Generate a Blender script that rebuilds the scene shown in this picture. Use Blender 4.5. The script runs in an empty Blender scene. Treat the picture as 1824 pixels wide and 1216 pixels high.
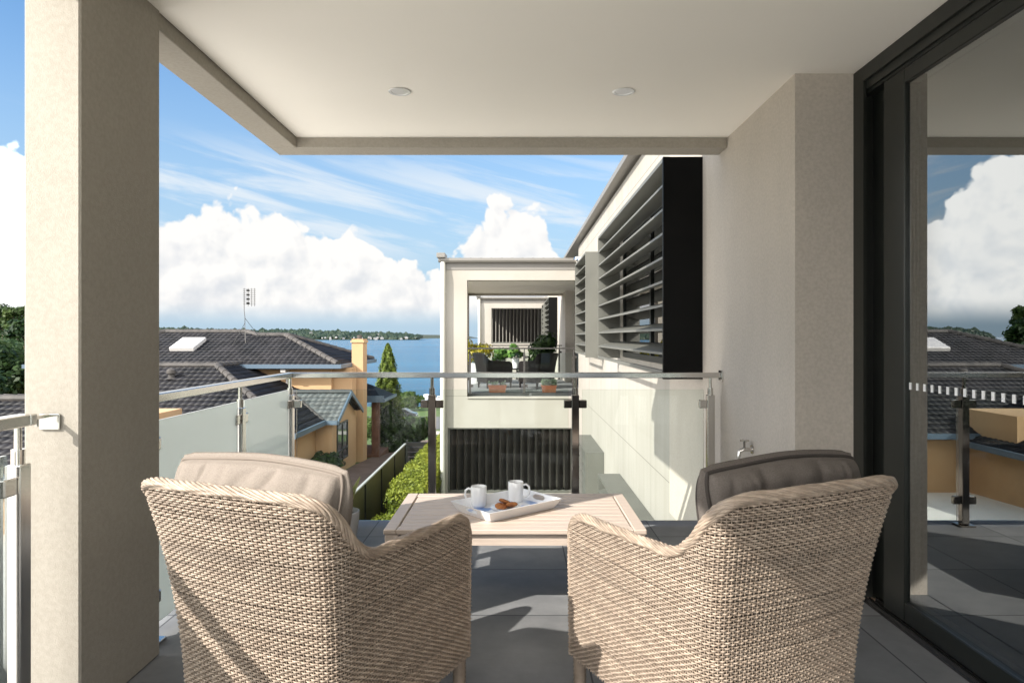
import bpy, math, random
import numpy as np
from mathutils import Vector, Matrix
R = math.radians
PI = math.pi
random.seed(7)
rng = np.random.default_rng(7)
sc = bpy.context.scene
COL = sc.collection

# ------------------------------------------------------------------ camera
cd = bpy.data.cameras.new('camera'); cam = bpy.data.objects.new('camera', cd); COL.objects.link(cam)
cam.location = (0, 0, 1.24); cam.rotation_euler = (R(90), 0, 0)
cd.sensor_width = 36; cd.lens = 24.0
cd.shift_x = -8/1824; cd.shift_y = -8/1824
cd.clip_start = 0.02; cd.clip_end = 60000
sc.camera = cam
sc.view_settings.view_transform = 'Standard'; sc.view_settings.look = 'None'
sc.view_settings.exposure = 2.12; sc.view_settings.gamma = 1
sc.cycles.max_bounces = 14; sc.cycles.diffuse_bounces = 8; sc.cycles.glossy_bounces = 6
sc.cycles.transparent_max_bounces = 24; sc.cycles.transmission_bounces = 8
sc.cycles.sample_clamp_indirect = 6
sc.cycles.caustics_reflective = False; sc.cycles.caustics_refractive = False

# ------------------------------------------------------------------ sun + sky
AZ = 53.5; EL = 33.0
LD = Vector((math.sin(R(AZ))*math.cos(R(EL)), math.cos(R(AZ))*math.cos(R(EL)), -math.sin(R(EL))))
sl = bpy.data.lights.new('sun', 'SUN'); so = bpy.data.objects.new('sun', sl); COL.objects.link(so)
sl.energy = 2.0; sl.angle = R(0.5); sl.color = (1.0, 0.95, 0.875)
so.rotation_euler = LD.to_track_quat('-Z', 'Y').to_euler(); so.location = (-20, -20, 30)

w = bpy.data.worlds.new('World'); sc.world = w; w.use_nodes = True
nt = w.node_tree; nt.nodes.clear(); N = nt.nodes.new; LK = nt.links.new
def lk(a, b): LK(a, b)
def mth(op, a, b=None, c=None, clamp=False):
    n = N('ShaderNodeMath'); n.operation = op; n.use_clamp = clamp
    for i, q in enumerate((a, b, c)):
        if q is None: continue
        if isinstance(q, (int, float)): n.inputs[i].default_value = q
        else: lk(q, n.inputs[i])
    return n.outputs[0]
def sstep(x, a, b, t0=0.0, t1=1.0):
    n = N('ShaderNodeMapRange'); n.interpolation_type = 'SMOOTHSTEP'
    lk(x, n.inputs[0]); n.inputs[1].default_value = a; n.inputs[2].default_value = b
    n.inputs[3].default_value = t0; n.inputs[4].default_value = t1
    return n.outputs[0]
def comb(x, y, z=0.0):
    n = N('ShaderNodeCombineXYZ')
    for i, q in enumerate((x, y, z)):
        if isinstance(q, (int, float)): n.inputs[i].default_value = q
        else: lk(q, n.inputs[i])
    return n.outputs[0]
def noise(vec, scale, detail=6, rough=.55, dist=0.0):
    n = N('ShaderNodeTexNoise'); n.noise_dimensions = '2D'; lk(vec, n.inputs['Vector']); n.inputs['Scale'].default_value = scale
    n.inputs['Detail'].default_value = detail; n.inputs['Roughness'].default_value = rough
    n.inputs['Distortion'].default_value = dist
    return n.outputs[0]
def mixc(f, a, b):
    n = N('ShaderNodeMix'); n.data_type = 'RGBA'
    if isinstance(f, (int, float)): n.inputs[0].default_value = f
    else: lk(f, n.inputs[0])
    for k, q in ((6, a), (7, b)):
        if isinstance(q, tuple): n.inputs[k].default_value = (*q, 1)
        else: lk(q, n.inputs[k])
    return n.outputs[2]
sky = N('ShaderNodeTexSky'); sky.sky_type = 'NISHITA'; sky.sun_disc = False
sky.sun_elevation = R(EL); sky.sun_rotation = math.atan2(-LD.x, -LD.y)
sky.altitude = 20; sky.air_density = 1.0; sky.dust_density = 0.6; sky.ozone_density = 1.6
SKY_STRENGTH = 0.055
tc = N('ShaderNodeTexCoord'); sep = N('ShaderNodeSeparateXYZ'); lk(tc.outputs['Generated'], sep.inputs[0])
dx, dy, dz = sep.outputs
az = mth('ARCTAN2', dx, dy); el = mth('ARCSINE', dz)
# cumulus tops against azimuth (a table of bearings and elevations)
tops = [(-.72, .20), (-.65, .235), (-.60, .20), (-.55, .15), (-.49, .125), (-.475, .158), (-.45, .172), (-.42, .190), (-.38, .185), (-.345, .172), (-.315, .160),
        (-.285, .143), (-.265, .150), (-.235, .158), (-.21, .138), (-.18, .112), (-.14, .100), (-.10, .098), (-.075, .118), (-.055, .170),
        (-.03, .190), (0.0, .192), (.03, .178), (.055, .145), (.09, .110), (.14, .10), (.20, .14), (.30, .16)]
mr = N('ShaderNodeMapRange'); lk(az, mr.inputs[0]); mr.inputs[1].default_value = -.72; mr.inputs[2].default_value = .30
cr = N('ShaderNodeValToRGB'); lk(mr.outputs[0], cr.inputs[0]); cr.color_ramp.interpolation = 'B_SPLINE'
els = cr.color_ramp.elements
while len(els) > 1: els.remove(els[-1])
for i, (a, t) in enumerate(tops):
    p = (a + .72)/1.02; c = t*3
    e = els[0] if i == 0 else els.new(p)
    e.position = p; e.color = (c, c, c, 1)
top = mth('DIVIDE', cr.outputs[0], 3.15)
def billow(du, dv):
    v = comb(mth('ADD', az, du), mth('ADD', el, dv), 0.3)
    n0 = N('ShaderNodeTexNoise'); n0.noise_dimensions = '2D'; lk(v, n0.inputs['Vector']); n0.inputs['Scale'].default_value = 14; n0.inputs['Detail'].default_value = 5
    off = N('ShaderNodeVectorMath'); off.operation = 'SCALE'; lk(n0.outputs[1], off.inputs[0]); off.inputs['Scale'].default_value = .035
    va = N('ShaderNodeVectorMath'); va.operation = 'ADD'; lk(v, va.inputs[0]); lk(off.outputs[0], va.inputs[1])
    tot = None
    for s, wgt in ((11, .52), (24, .34), (52, .17), (115, .075)):
        vo = N('ShaderNodeTexVoronoi'); vo.voronoi_dimensions = '2D'; vo.feature = 'SMOOTH_F1'; vo.inputs['Scale'].default_value = s; vo.inputs['Smoothness'].default_value = .38
        lk(va.outputs[0], vo.inputs['Vector'])
        q = mth('MULTIPLY', mth('SUBTRACT', .5, vo.outputs['Distance']), wgt)
        tot = q if tot is None else mth('ADD', tot, q)
    return mth('ADD', tot, mth('MULTIPLY', mth('SUBTRACT', noise(v, 34, 7, .6), .5), .10))
B0 = billow(0, 0); B1 = billow(-.011, .012)
dens = mth('ADD', mth('SUBTRACT', top, el), mth('MULTIPLY', mth('SUBTRACT', B0, .02), .105))
mask = sstep(dens, -.001, .009)
mask = mth('MULTIPLY', mask, sstep(el, .012, .05))
lit = mth('ADD', .72, mth('MULTIPLY', mth('SUBTRACT', B0, B1), 2.7))
edge = sstep(dens, .0, .07, 0.36, 0.0)                     # bright tops
lowv = sstep(el, .02, .12, -.16, .10)
big = mth('MULTIPLY', mth('SUBTRACT', noise(comb(az, mth('MULTIPLY', el, 2.2), 2.0), 6, 4, .5), .5), .30)
litf = mth('ADD', mth('ADD', mth('ADD', lit, edge), lowv), big, clamp=True)
CB = .236
ccol = mixc(litf, (.76*CB, .785*CB, .82*CB), (1.0*CB, .985*CB, .96*CB))
# cirrus streaks
rot = comb(mth('ADD', mth('MULTIPLY', az, 2.2), mth('MULTIPLY', el, 2.4)), mth('ADD', mth('MULTIPLY', el, 15), mth('MULTIPLY', az, 2.6)), 1.7)
ci = noise(rot, 1.9, 8, .60, .35)
cim = mth('MULTIPLY', sstep(ci, .43, .70), mth('MULTIPLY', sstep(el, .09, .15), sstep(el, .285, .20)))
cim = mth('MULTIPLY', cim, .85)
hz = sstep(el, .44, 0.0, 0.0, .95)
skc = N('ShaderNodeMix'); skc.data_type = 'RGBA'; skc.blend_type = 'MULTIPLY'; skc.inputs[0].default_value = 1
lk(sky.outputs[0], skc.inputs[6]); skc.inputs[7].default_value = (SKY_STRENGTH*.60, SKY_STRENGTH*.80, SKY_STRENGTH*.92, 1)
c1 = mixc(hz, skc.outputs[2], (.112, .15, .185))
c2 = mixc(cim, c1, (.19, .207, .222))
gl = N('ShaderNodeVectorMath'); gl.operation = 'SCALE'; lk(ccol, gl.inputs[0]); lk(sstep(az, -.50, -.57, 1.0, 2.2), gl.inputs['Scale'])   # extra cloud brightness added at left, for the reflection in the door glass
c3 = mixc(mask, c2, gl.outputs[0])
# bright cloud added out of view behind the viewer, as fill for the balcony
bk_ = mth('MULTIPLY', sstep(mth('ABSOLUTE', az), 1.0, 1.5), sstep(el, .02, .12))
bn = noise(comb(mth('MULTIPLY', dx, 1.0), mth('ADD', dy, dz), 0.0), 2.2, 7, .6)
bm = mth('MULTIPLY', mth('MULTIPLY', bk_, sstep(bn, .34, .52)), sstep(el, 1.25, .75))
c3 = mixc(bm, c3, (1.0, .985, .955))
bg = N('ShaderNodeBackground'); lk(c3, bg.inputs[0]); bg.inputs[1].default_value = 1.0
wo = N('ShaderNodeOutputWorld'); lk(bg.outputs[0], wo.inputs[0])

# ------------------------------------------------------------------ materials
M = {}
def mat(name, col, rough=.6, col2=None, nscale=8.0, bump=0.0, bscale=200.0, metal=0.0, spec=.5, coat=0, ramp=(.35, .65), stretch=None, attr=None, attr_amt=.5, detail=5, blotch=0, blscale=1.3):
    m = bpy.data.materials.new(name); m.use_nodes = True; t = m.node_tree; b = t.nodes['Principled BSDF']
    b.inputs['Base Color'].default_value = (*col, 1); b.inputs['Roughness'].default_value = rough
    b.inputs['Metallic'].default_value = metal; b.inputs['Specular IOR Level'].default_value = spec
    b.inputs['Coat Weight'].default_value = coat
    co = t.nodes.new('ShaderNodeTexCoord'); src = co.outputs['Object']
    if stretch:
        mp = t.nodes.new('ShaderNodeMapping'); mp.inputs['Scale'].default_value = stretch; t.links.new(src, mp.inputs[0]); src = mp.outputs[0]
    last = None
    if col2 is not None:
        n = t.nodes.new('ShaderNodeTexNoise'); n.inputs['Scale'].default_value = nscale; n.inputs['Detail'].default_value = detail; t.links.new(src, n.inputs[0])
        r = t.nodes.new('ShaderNodeValToRGB'); r.color_ramp.elements[0].position = ramp[0]; r.color_ramp.elements[1].position = ramp[1]
        r.color_ramp.elements[0].color = (*col, 1); r.color_ramp.elements[1].color = (*col2, 1)
        t.links.new(n.outputs[0], r.inputs[0]); last = r.outputs[0]
    if blotch and last:
        nb = t.nodes.new('ShaderNodeTexNoise'); nb.inputs['Scale'].default_value = blscale; nb.inputs['Detail'].default_value = 7; nb.inputs['Roughness'].default_value = .6
        mpb = t.nodes.new('ShaderNodeMapping'); mpb.inputs['Scale'].default_value = (1, 1, .45); t.links.new(co.outputs['Object'], mpb.inputs[0]); t.links.new(mpb.outputs[0], nb.inputs[0])
        rb = t.nodes.new('ShaderNodeMapRange'); t.links.new(nb.outputs[0], rb.inputs[0]); rb.inputs[1].default_value = .3; rb.inputs[2].default_value = .7; rb.inputs[3].default_value = 1-blotch; rb.inputs[4].default_value = 1+blotch*.5
        cb = t.nodes.new('ShaderNodeCombineColor')
        for i in range(3): t.links.new(rb.outputs[0], cb.inputs[i])
        mb_ = t.nodes.new('ShaderNodeMix'); mb_.data_type = 'RGBA'; mb_.blend_type = 'MULTIPLY'; mb_.inputs[0].default_value = 1; t.links.new(last, mb_.inputs[6]); t.links.new(cb.outputs[0], mb_.inputs[7]); last = mb_.outputs[2]
    if attr:
        a = t.nodes.new('ShaderNodeAttribute'); a.attribute_name = attr
        mrr = t.nodes.new('ShaderNodeMapRange'); t.links.new(a.outputs['Fac'], mrr.inputs[0]); mrr.inputs[3].default_value = 1-attr_amt; mrr.inputs[4].default_value = 1+attr_amt
        mm = t.nodes.new('ShaderNodeMix'); mm.data_type = 'RGBA'; mm.blend_type = 'MULTIPLY'; mm.inputs[0].default_value = 1
        if last: t.links.new(last, mm.inputs[6])
        else: mm.inputs[6].default_value = (*col, 1)
        cc = t.nodes.new('ShaderNodeCombineColor')
        for i in range(3): t.links.new(mrr.outputs[0], cc.inputs[i])
        t.links.new(cc.outputs[0], mm.inputs[7]); last = mm.outputs[2]
    if last: t.links.new(last, b.inputs['Base Color'])
    if bump:
        n = t.nodes.new('ShaderNodeTexNoise'); n.inputs['Scale'].default_value = bscale; n.inputs['Detail'].default_value = 4; t.links.new(co.outputs['Object'], n.inputs[0])
        bp = t.nodes.new('ShaderNodeBump'); bp.inputs['Strength'].default_value = bump; bp.inputs['Distance'].default_value = .004
        t.links.new(n.outputs[0], bp.inputs['Height']); t.links.new(bp.outputs[0], b.inputs['Normal'])
    M[name] = m
    return m
mat('render_cream', (.305, .279, .235), .85, (.34, .312, .265), 70, .35, 220, detail=8, blotch=.09)
mat('render_taupe', (.44, .395, .34), .85, (.50, .45, .39), 70, .32, 220, detail=8, blotch=.12)
mat('ceiling_white', (.925, .885, .805), .65, (.935, .895, .815), .6, blotch=.02, blscale=.8)
mat('wall_white', (.31, .29, .256), .8, (.345, .323, .288), 1.1, .12, 90)
mat('olive_metal', (.105, .105, .092), .45, (.12, .12, .105), 3)
mat('black_metal', (.003, .003, .003), .5, spec=.12)
mat('frame_metal', (.012, .0135, .0115), .35, (.016, .0175, .015), 4, spec=.35)
mat('gutter_grey', (.17, .16, .145), .4)
mat('pipe_grey', (.50, .49, .43), .45)
mat('steel', (.62, .60, .57), .16, metal=1.0)
mat('dark_reflection_steel', (.30, .28, .26), .12, metal=1.0); mat('dark_steel', (.10, .095, .09), .25, metal=.8)  # front posts' steel darkened, the dark balcony's reflection put into the colour
mat('slat_black', (.010, .009, .008), .45, (.016, .0145, .0135), 2, spec=.3)
mat('terracotta', (.42, .14, .07), .8, (.50, .18, .09), 9)
mat('soil', (.03, .02, .012), .95)
mat('white_ceramic', (.80, .80, .80), .18, coat=.4)
mat('tray_white', (.78, .78, .79), .3)
mat('coffee', (.22, .12, .06), .2)
mat('biscuit', (.42, .17, .05), .8, (.25, .08, .025), 60, .9, 120)
mat('pot_grey', (.45, .45, .45), .5, (.5, .5, .5), 10)
mat('timber', (.36, .17, .07), .45, (.24, .105, .045), 7, stretch=(1, 1, 12))
mat('room_wall', (.30, .29, .26), .8); mat('room_floor', (.20, .12, .07), .35, (.14, .08, .05), 5, stretch=(1, 10, 1))
mat('house_tan', (.45, .28, .145), .85, (.50, .325, .18), .8, .2, 40)
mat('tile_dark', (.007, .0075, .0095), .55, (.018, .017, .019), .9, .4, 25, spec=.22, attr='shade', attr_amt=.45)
mat('tile_ridge', (.032, .029, .027), .7, (.07, .062, .056), 3.5, .4, 25)
mat('tile_green', (.045, .053, .055), .6, (.07, .075, .075), 1.5, .4, 25, attr='shade', attr_amt=.35)
mat('fascia_blue', (.085, .125, .17), .4)
mat('skylight', (.5, .48, .46), .25)
mat('brick_brown', (.10, .045, .028), .85, (.14, .065, .04), 5)
mat('paving', (.12, .08, .06), .85, (.18, .12, .095), 1.2, .4, 8)
mat('pale_paving', (.74, .71, .66), .9, (.80, .77, .72), .8)  # kept near white for sun bounced up to the balcony ceiling
mat('concrete', (.40, .36, .31), .9, (.46, .42, .37), 1)
mat('asphalt', (.09, .09, .09), .9, (.12, .12, .12), .5)
mat('grass', (.055, .10, .02), .95, (.09, .13, .03), .6)
mat('earth', (.06, .05, .03), .95, (.03, .03, .015), 3)
mat('fence_olive', (.075, .07, .03), .5, (.12, .105, .045), .9)
mat('fence_rail', (.40, .40, .38), .35)
mat('rubber', (.015, .015, .015), .8)
mat('car_dark', (.02, .022, .026), .2, coat=.6); mat('car_glass', (.01, .012, .014), .05)
mat('house_far', (.27, .26, .25), .85); mat('house_white', (.42, .40, .38), .8); mat('roof_red', (.30, .11, .07), .8); mat('roof_grey', (.16, .16, .17), .8)
mat('bark', (.09, .065, .045), .9, (.13, .10, .07), 10)
mat('headland_earth', (.022, .034, .024), .95, (.032, .042, .026), .01)
mat('hull_white', (.75, .75, .75), .3)

def leafmat(name, c1, c2, trans=.35):
    m = bpy.data.materials.new(name); m.use_nodes = True; t = m.node_tree; t.nodes.clear()
    a = t.nodes.new('ShaderNodeAttribute'); a.attribute_name = 'shade'
    mx = t.nodes.new('ShaderNodeMix'); mx.data_type = 'RGBA'; t.links.new(a.outputs['Fac'], mx.inputs[0])
    mx.inputs[6].default_value = (*c1, 1); mx.inputs[7].default_value = (*c2, 1)
    d = t.nodes.new('ShaderNodeBsdfPrincipled'); d.inputs['Roughness'].default_value = .5; d.inputs['Specular IOR Level'].default_value = .3
    tr = t.nodes.new('ShaderNodeBsdfTranslucent'); ms = t.nodes.new('ShaderNodeMixShader'); ms.inputs[0].default_value = trans
    t.links.new(mx.outputs[2], d.inputs['Base Color']); t.links.new(mx.outputs[2], tr.inputs[0])
    t.links.new(d.outputs[0], ms.inputs[1]); t.links.new(tr.outputs[0], ms.inputs[2])
    o = t.nodes.new('ShaderNodeOutputMaterial'); t.links.new(ms.outputs[0], o.inputs[0]); M[name] = m
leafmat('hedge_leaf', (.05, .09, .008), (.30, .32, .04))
leafmat('conifer_leaf', (.010, .030, .005), (.17, .23, .035))
leafmat('dark_leaf', (.012, .03, .01), (.05, .09, .02))
leafmat('tree_leaf', (.03, .06, .015), (.10, .14, .03))
leafmat('far_leaf', (.016, .032, .022), (.036, .052, .032), .15)
leafmat('yellow_leaf', (.14, .16, .02), (.42, .34, .03))
leafmat('bright_leaf', (.04, .12, .03), (.16, .30, .06))
leafmat('succulent_leaf', (.16, .24, .14), (.36, .42, .30))
leafmat('spear_leaf', (.10, .13, .04), (.38, .38, .14))

def curtain_mat():
    m = bpy.data.materials.new('curtain'); m.use_nodes = True; t = m.node_tree; t.nodes.clear()
    d = t.nodes.new('ShaderNodeBsdfDiffuse'); d.inputs[0].default_value = (.50, .50, .43, 1); l = t.nodes.new('ShaderNodeBsdfTranslucent'); l.inputs[0].default_value = (.60, .60, .50, 1)
    x = t.nodes.new('ShaderNodeMixShader'); x.inputs[0].default_value = .55; t.links.new(d.outputs[0], x.inputs[1]); t.links.new(l.outputs[0], x.inputs[2])
    o = t.nodes.new('ShaderNodeOutputMaterial'); t.links.new(x.outputs[0], o.inputs[0]); M['curtain'] = m
curtain_mat()
def glassmat(name, tint, refl_min, rough=0.0, frost=0.0, fcol=(.7, .8, .76), trl=.6, refl_col=(1, 1, 1), ior=1.5):
    """pane: see-through + Fresnel reflection, with a share of frosting"""
    m = bpy.data.materials.new(name); m.use_nodes = True; t = m.node_tree; t.nodes.clear()
    tr = t.nodes.new('ShaderNodeBsdfTransparent'); tr.inputs[0].default_value = (*tint, 1); base = tr.outputs[0]
    if frost:
        d = t.nodes.new('ShaderNodeBsdfDiffuse'); d.inputs[0].default_value = (*fcol, 1)
        l = t.nodes.new('ShaderNodeBsdfTranslucent'); l.inputs[0].default_value = (*fcol, 1)
        x = t.nodes.new('ShaderNodeMixShader'); x.inputs[0].default_value = trl; t.links.new(d.outputs[0], x.inputs[1]); t.links.new(l.outputs[0], x.inputs[2])
        y = t.nodes.new('ShaderNodeMixShader'); y.inputs[0].default_value = frost; t.links.new(base, y.inputs[1]); t.links.new(x.outputs[0], y.inputs[2]); base = y.outputs[0]
    g = t.nodes.new('ShaderNodeBsdfGlossy'); g.inputs['Roughness'].default_value = rough; g.inputs[0].default_value = (*refl_col, 1)
    fr = t.nodes.new('ShaderNodeFresnel'); fr.inputs[0].default_value = ior
    mp = t.nodes.new('ShaderNodeMapRange'); t.links.new(fr.outputs[0], mp.inputs[0]); mp.inputs[3].default_value = refl_min; mp.inputs[4].default_value = 1
    z = t.nodes.new('ShaderNodeMixShader'); t.links.new(mp.outputs[0], z.inputs[0]); t.links.new(base, z.inputs[1]); t.links.new(g.outputs[0], z.inputs[2])
    o = t.nodes.new('ShaderNodeOutputMaterial'); t.links.new(z.outputs[0], o.inputs[0]); M[name] = m
glassmat('clear_glass', (.955, .985, .97), .0, refl_col=(.38, .38, .38))
glassmat('door_glass', (.88, .93, .89), .31, refl_col=(.95, .98, .98))
glassmat('window_glass', (.25, .27, .27), .12)
glassmat('frosted_glass', (.8, .9, .86), .0, frost=.95, fcol=(.87, .93, .915), trl=.5)
glassmat('haze_glass', (.93, .96, .95), .0, frost=.22, fcol=(.8, .88, .85), trl=.5)

def tile_floor():
    m = bpy.data.materials.new('slate_tile'); m.use_nodes = True; t = m.node_tree; b = t.nodes['Principled BSDF']
    g = t.nodes.new('ShaderNodeNewGeometry'); s = t.nodes.new('ShaderNodeSeparateXYZ'); t.links.new(g.outputs['Position'], s.inputs[0])
    def mt(op, a, bb=None, clamp=False):
        n = t.nodes.new('ShaderNodeMath'); n.operation = op; n.use_clamp = clamp
        for i, q in enumerate((a, bb)):
            if q is None: continue
            if isinstance(q, (int, float)): n.inputs[i].default_value = q
            else: t.links.new(q, n.inputs[i])
        return n.outputs[0]
    def cell(c, off):
        k = mt('DIVIDE', mt('SUBTRACT', c, off), .6); fl = mt('FLOOR', k); fr = mt('FRACT', k)
        return fl, mt('LESS_THAN', mt('MINIMUM', fr, mt('SUBTRACT', 1.0, fr)), .0058)
    fx, gx = cell(s.outputs[0], 1.474); fy, gy = cell(s.outputs[1], 3.046)
    gr = mt('MAXIMUM', gx, gy)
    cx = t.nodes.new('ShaderNodeCombineXYZ'); t.links.new(fx, cx.inputs[0]); t.links.new(fy, cx.inputs[1])
    wn = t.nodes.new('ShaderNodeTexWhiteNoise'); t.links.new(cx.outputs[0], wn.inputs[0])
    va = t.nodes.new('ShaderNodeVectorMath'); va.operation = 'ADD'; t.links.new(g.outputs['Position'], va.inputs[0]); t.links.new(wn.outputs['Color'], va.inputs[1])
    n1 = t.nodes.new('ShaderNodeTexNoise'); n1.inputs['Scale'].default_value = 4.5; n1.inputs['Detail'].default_value = 9; n1.inputs['Roughness'].default_value = .65; t.links.new(va.outputs[0], n1.inputs[0])
    r = t.nodes.new('ShaderNodeValToRGB'); t.links.new(n1.outputs[0], r.inputs[0])
    r.color_ramp.elements[0].position = .3; r.color_ramp.elements[0].color = (.14, .142, .145, 1)
    r.color_ramp.elements[1].position = .72; r.color_ramp.elements[1].color = (.222, .224, .226, 1)
    mx = t.nodes.new('ShaderNodeMix'); mx.data_type = 'RGBA'; tv = t.nodes.new('ShaderNodeMapRange'); t.links.new(wn.outputs['Value'], tv.inputs[0]); tv.inputs[3].default_value = .86; tv.inputs[4].default_value = 1.12
    tm = t.nodes.new('ShaderNodeVectorMath'); tm.operation = 'SCALE'; t.links.new(r.outputs[0], tm.inputs[0]); t.links.new(tv.outputs[0], tm.inputs['Scale'])
    t.links.new(gr, mx.inputs[0]); t.links.new(tm.outputs[0], mx.inputs[6]); mx.inputs[7].default_value = (.045, .046, .048, 1)
    t.links.new(mx.outputs[2], b.inputs['Base Color'])
    rr = t.nodes.new('ShaderNodeMapRange'); t.links.new(n1.outputs[0], rr.inputs[0]); rr.inputs[3].default_value = .48; rr.inputs[4].default_value = .75; t.links.new(rr.outputs[0], b.inputs['Roughness']); b.inputs['Specular IOR Level'].default_value = .32
    bp = t.nodes.new('ShaderNodeBump'); bp.inputs['Strength'].default_value = .12; bp.inputs['Distance'].default_value = .003
    hh = mt('SUBTRACT', n1.outputs[0], gr); t.links.new(hh, bp.inputs['Height']); t.links.new(bp.outputs[0], b.inputs['Normal'])
    M['slate_tile'] = m
tile_floor()
def clad_wall():
    m = M['wall_white'].copy(); m.name = 'clad_wall'; t = m.node_tree; b = t.nodes['Principled BSDF']
    g = t.nodes.new('ShaderNodeNewGeometry'); sp = t.nodes.new('ShaderNodeSeparateXYZ'); t.links.new(g.outputs['Position'], sp.inputs[0])
    def mt(op, a, bb):
        n = t.nodes.new('ShaderNodeMath'); n.operation = op
        for i, q in enumerate((a, bb)):
            if isinstance(q, (int, float)): n.inputs[i].default_value = q
            else: t.links.new(q, n.inputs[i])
        return n.outputs[0]
    jy = mt('LESS_THAN', mt('FRACT', mt('DIVIDE', mt('ADD', sp.outputs[1], .35), 1.8), 0), .0045); jz = mt('LESS_THAN', mt('FRACT', mt('DIVIDE', mt('ADD', sp.outputs[2], 3.05), 3.0), 0), .003)
    j = mt('MAXIMUM', jy, jz); old = b.inputs['Base Color'].links[0].from_socket
    st = t.nodes.new('ShaderNodeTexNoise'); mp = t.nodes.new('ShaderNodeMapping'); mp.inputs['Scale'].default_value = (1, 5, .35); t.links.new(g.outputs['Position'], mp.inputs[0]); t.links.new(mp.outputs[0], st.inputs[0]); st.inputs['Scale'].default_value = 1.5; st.inputs['Detail'].default_value = 6
    rg = t.nodes.new('ShaderNodeValToRGB'); t.links.new(st.outputs[0], rg.inputs[0]); rg.color_ramp.elements[0].position = .3; rg.color_ramp.elements[0].color = (.90, .89, .87, 1); rg.color_ramp.elements[1].position = .6
    mm = t.nodes.new('ShaderNodeMix'); mm.data_type = 'RGBA'; mm.blend_type = 'MULTIPLY'; mm.inputs[0].default_value = 1; t.links.new(old, mm.inputs[6]); t.links.new(rg.outputs[0], mm.inputs[7])
    mx = t.nodes.new('ShaderNodeMix'); mx.data_type = 'RGBA'; t.links.new(j, mx.inputs[0]); t.links.new(mm.outputs[2], mx.inputs[6]); mx.inputs[7].default_value = (.16, .145, .125, 1); t.links.new(mx.outputs[2], b.inputs['Base Color'])
    M['clad_wall'] = m
clad_wall()
def water_mat():
    m = bpy.data.materials.new('sea_water'); m.use_nodes = True; t = m.node_tree; b = t.nodes['Principled BSDF']
    b.inputs['Base Color'].default_value = (.02, .15, .25, 1); b.inputs['Roughness'].default_value = .18; b.inputs['IOR'].default_value = 1.33
    g = t.nodes.new('ShaderNodeNewGeometry')
    mp = t.nodes.new('ShaderNodeMapping'); mp.inputs['Scale'].default_value = (.5, 1.0, 1); mp.inputs['Rotation'].default_value = (0, 0, .35); t.links.new(g.outputs['Position'], mp.inputs[0])
    n = t.nodes.new('ShaderNodeTexNoise'); n.inputs['Scale'].default_value = .16; n.inputs['Detail'].default_value = 10; n.inputs['Roughness'].default_value = .7; t.links.new(mp.outputs[0], n.inputs[0])
    bp = t.nodes.new('ShaderNodeBump'); bp.inputs['Strength'].default_value = 1.0; bp.inputs['Distance'].default_value = 2.6; t.links.new(n.outputs[0], bp.inputs['Height']); t.links.new(bp.outputs[0], b.inputs['Normal'])
    n2 = t.nodes.new('ShaderNodeTexNoise'); n2.inputs['Scale'].default_value = .012; n2.inputs['Detail'].default_value = 5; t.links.new(mp.outputs[0], n2.inputs[0])
    r = t.nodes.new('ShaderNodeValToRGB'); b.inputs['Specular IOR Level'].default_value = .22; t.links.new(n2.outputs[0], r.inputs[0]); r.color_ramp.elements[0].position = .35; r.color_ramp.elements[1].position = .65
    r.color_ramp.elements[0].color = (.003, .070, .15, 1); r.color_ramp.elements[1].color = (.008, .11, .205, 1); t.links.new(r.outputs[0], b.inputs['Base Color'])
    M['sea_water'] = m
water_mat()
def fabric_mat():
    m = mat('cushion_fabric', (.20, .170, .144), .95, (.255, .222, .193), 260, .5, 700, spec=.1, ramp=(.3, .7))
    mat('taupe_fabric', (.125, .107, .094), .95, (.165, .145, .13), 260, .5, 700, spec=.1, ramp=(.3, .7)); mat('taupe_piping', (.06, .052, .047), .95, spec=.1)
    mat('cushion_piping', (.20, .17, .145), .95, spec=.1)
fabric_mat()
mat('wicker', (.245, .188, .142), .5, (.325, .258, .20), 30, attr='shade', attr_amt=.30)
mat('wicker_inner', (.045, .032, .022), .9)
mat('black_wicker', (.008, .0065, .006), .6, (.014, .011, .010), 30, spec=.25)
mat('table_taupe', (.47, .385, .32), .45, (.53, .44, .37), 6, stretch=(1, 14, 14))
def tray_print():
    m = mat('tray_print', (.74, .76, .80), .3, (.16, .27, .55), 9, ramp=(.52, .60), detail=3)
tray_print()

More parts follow.
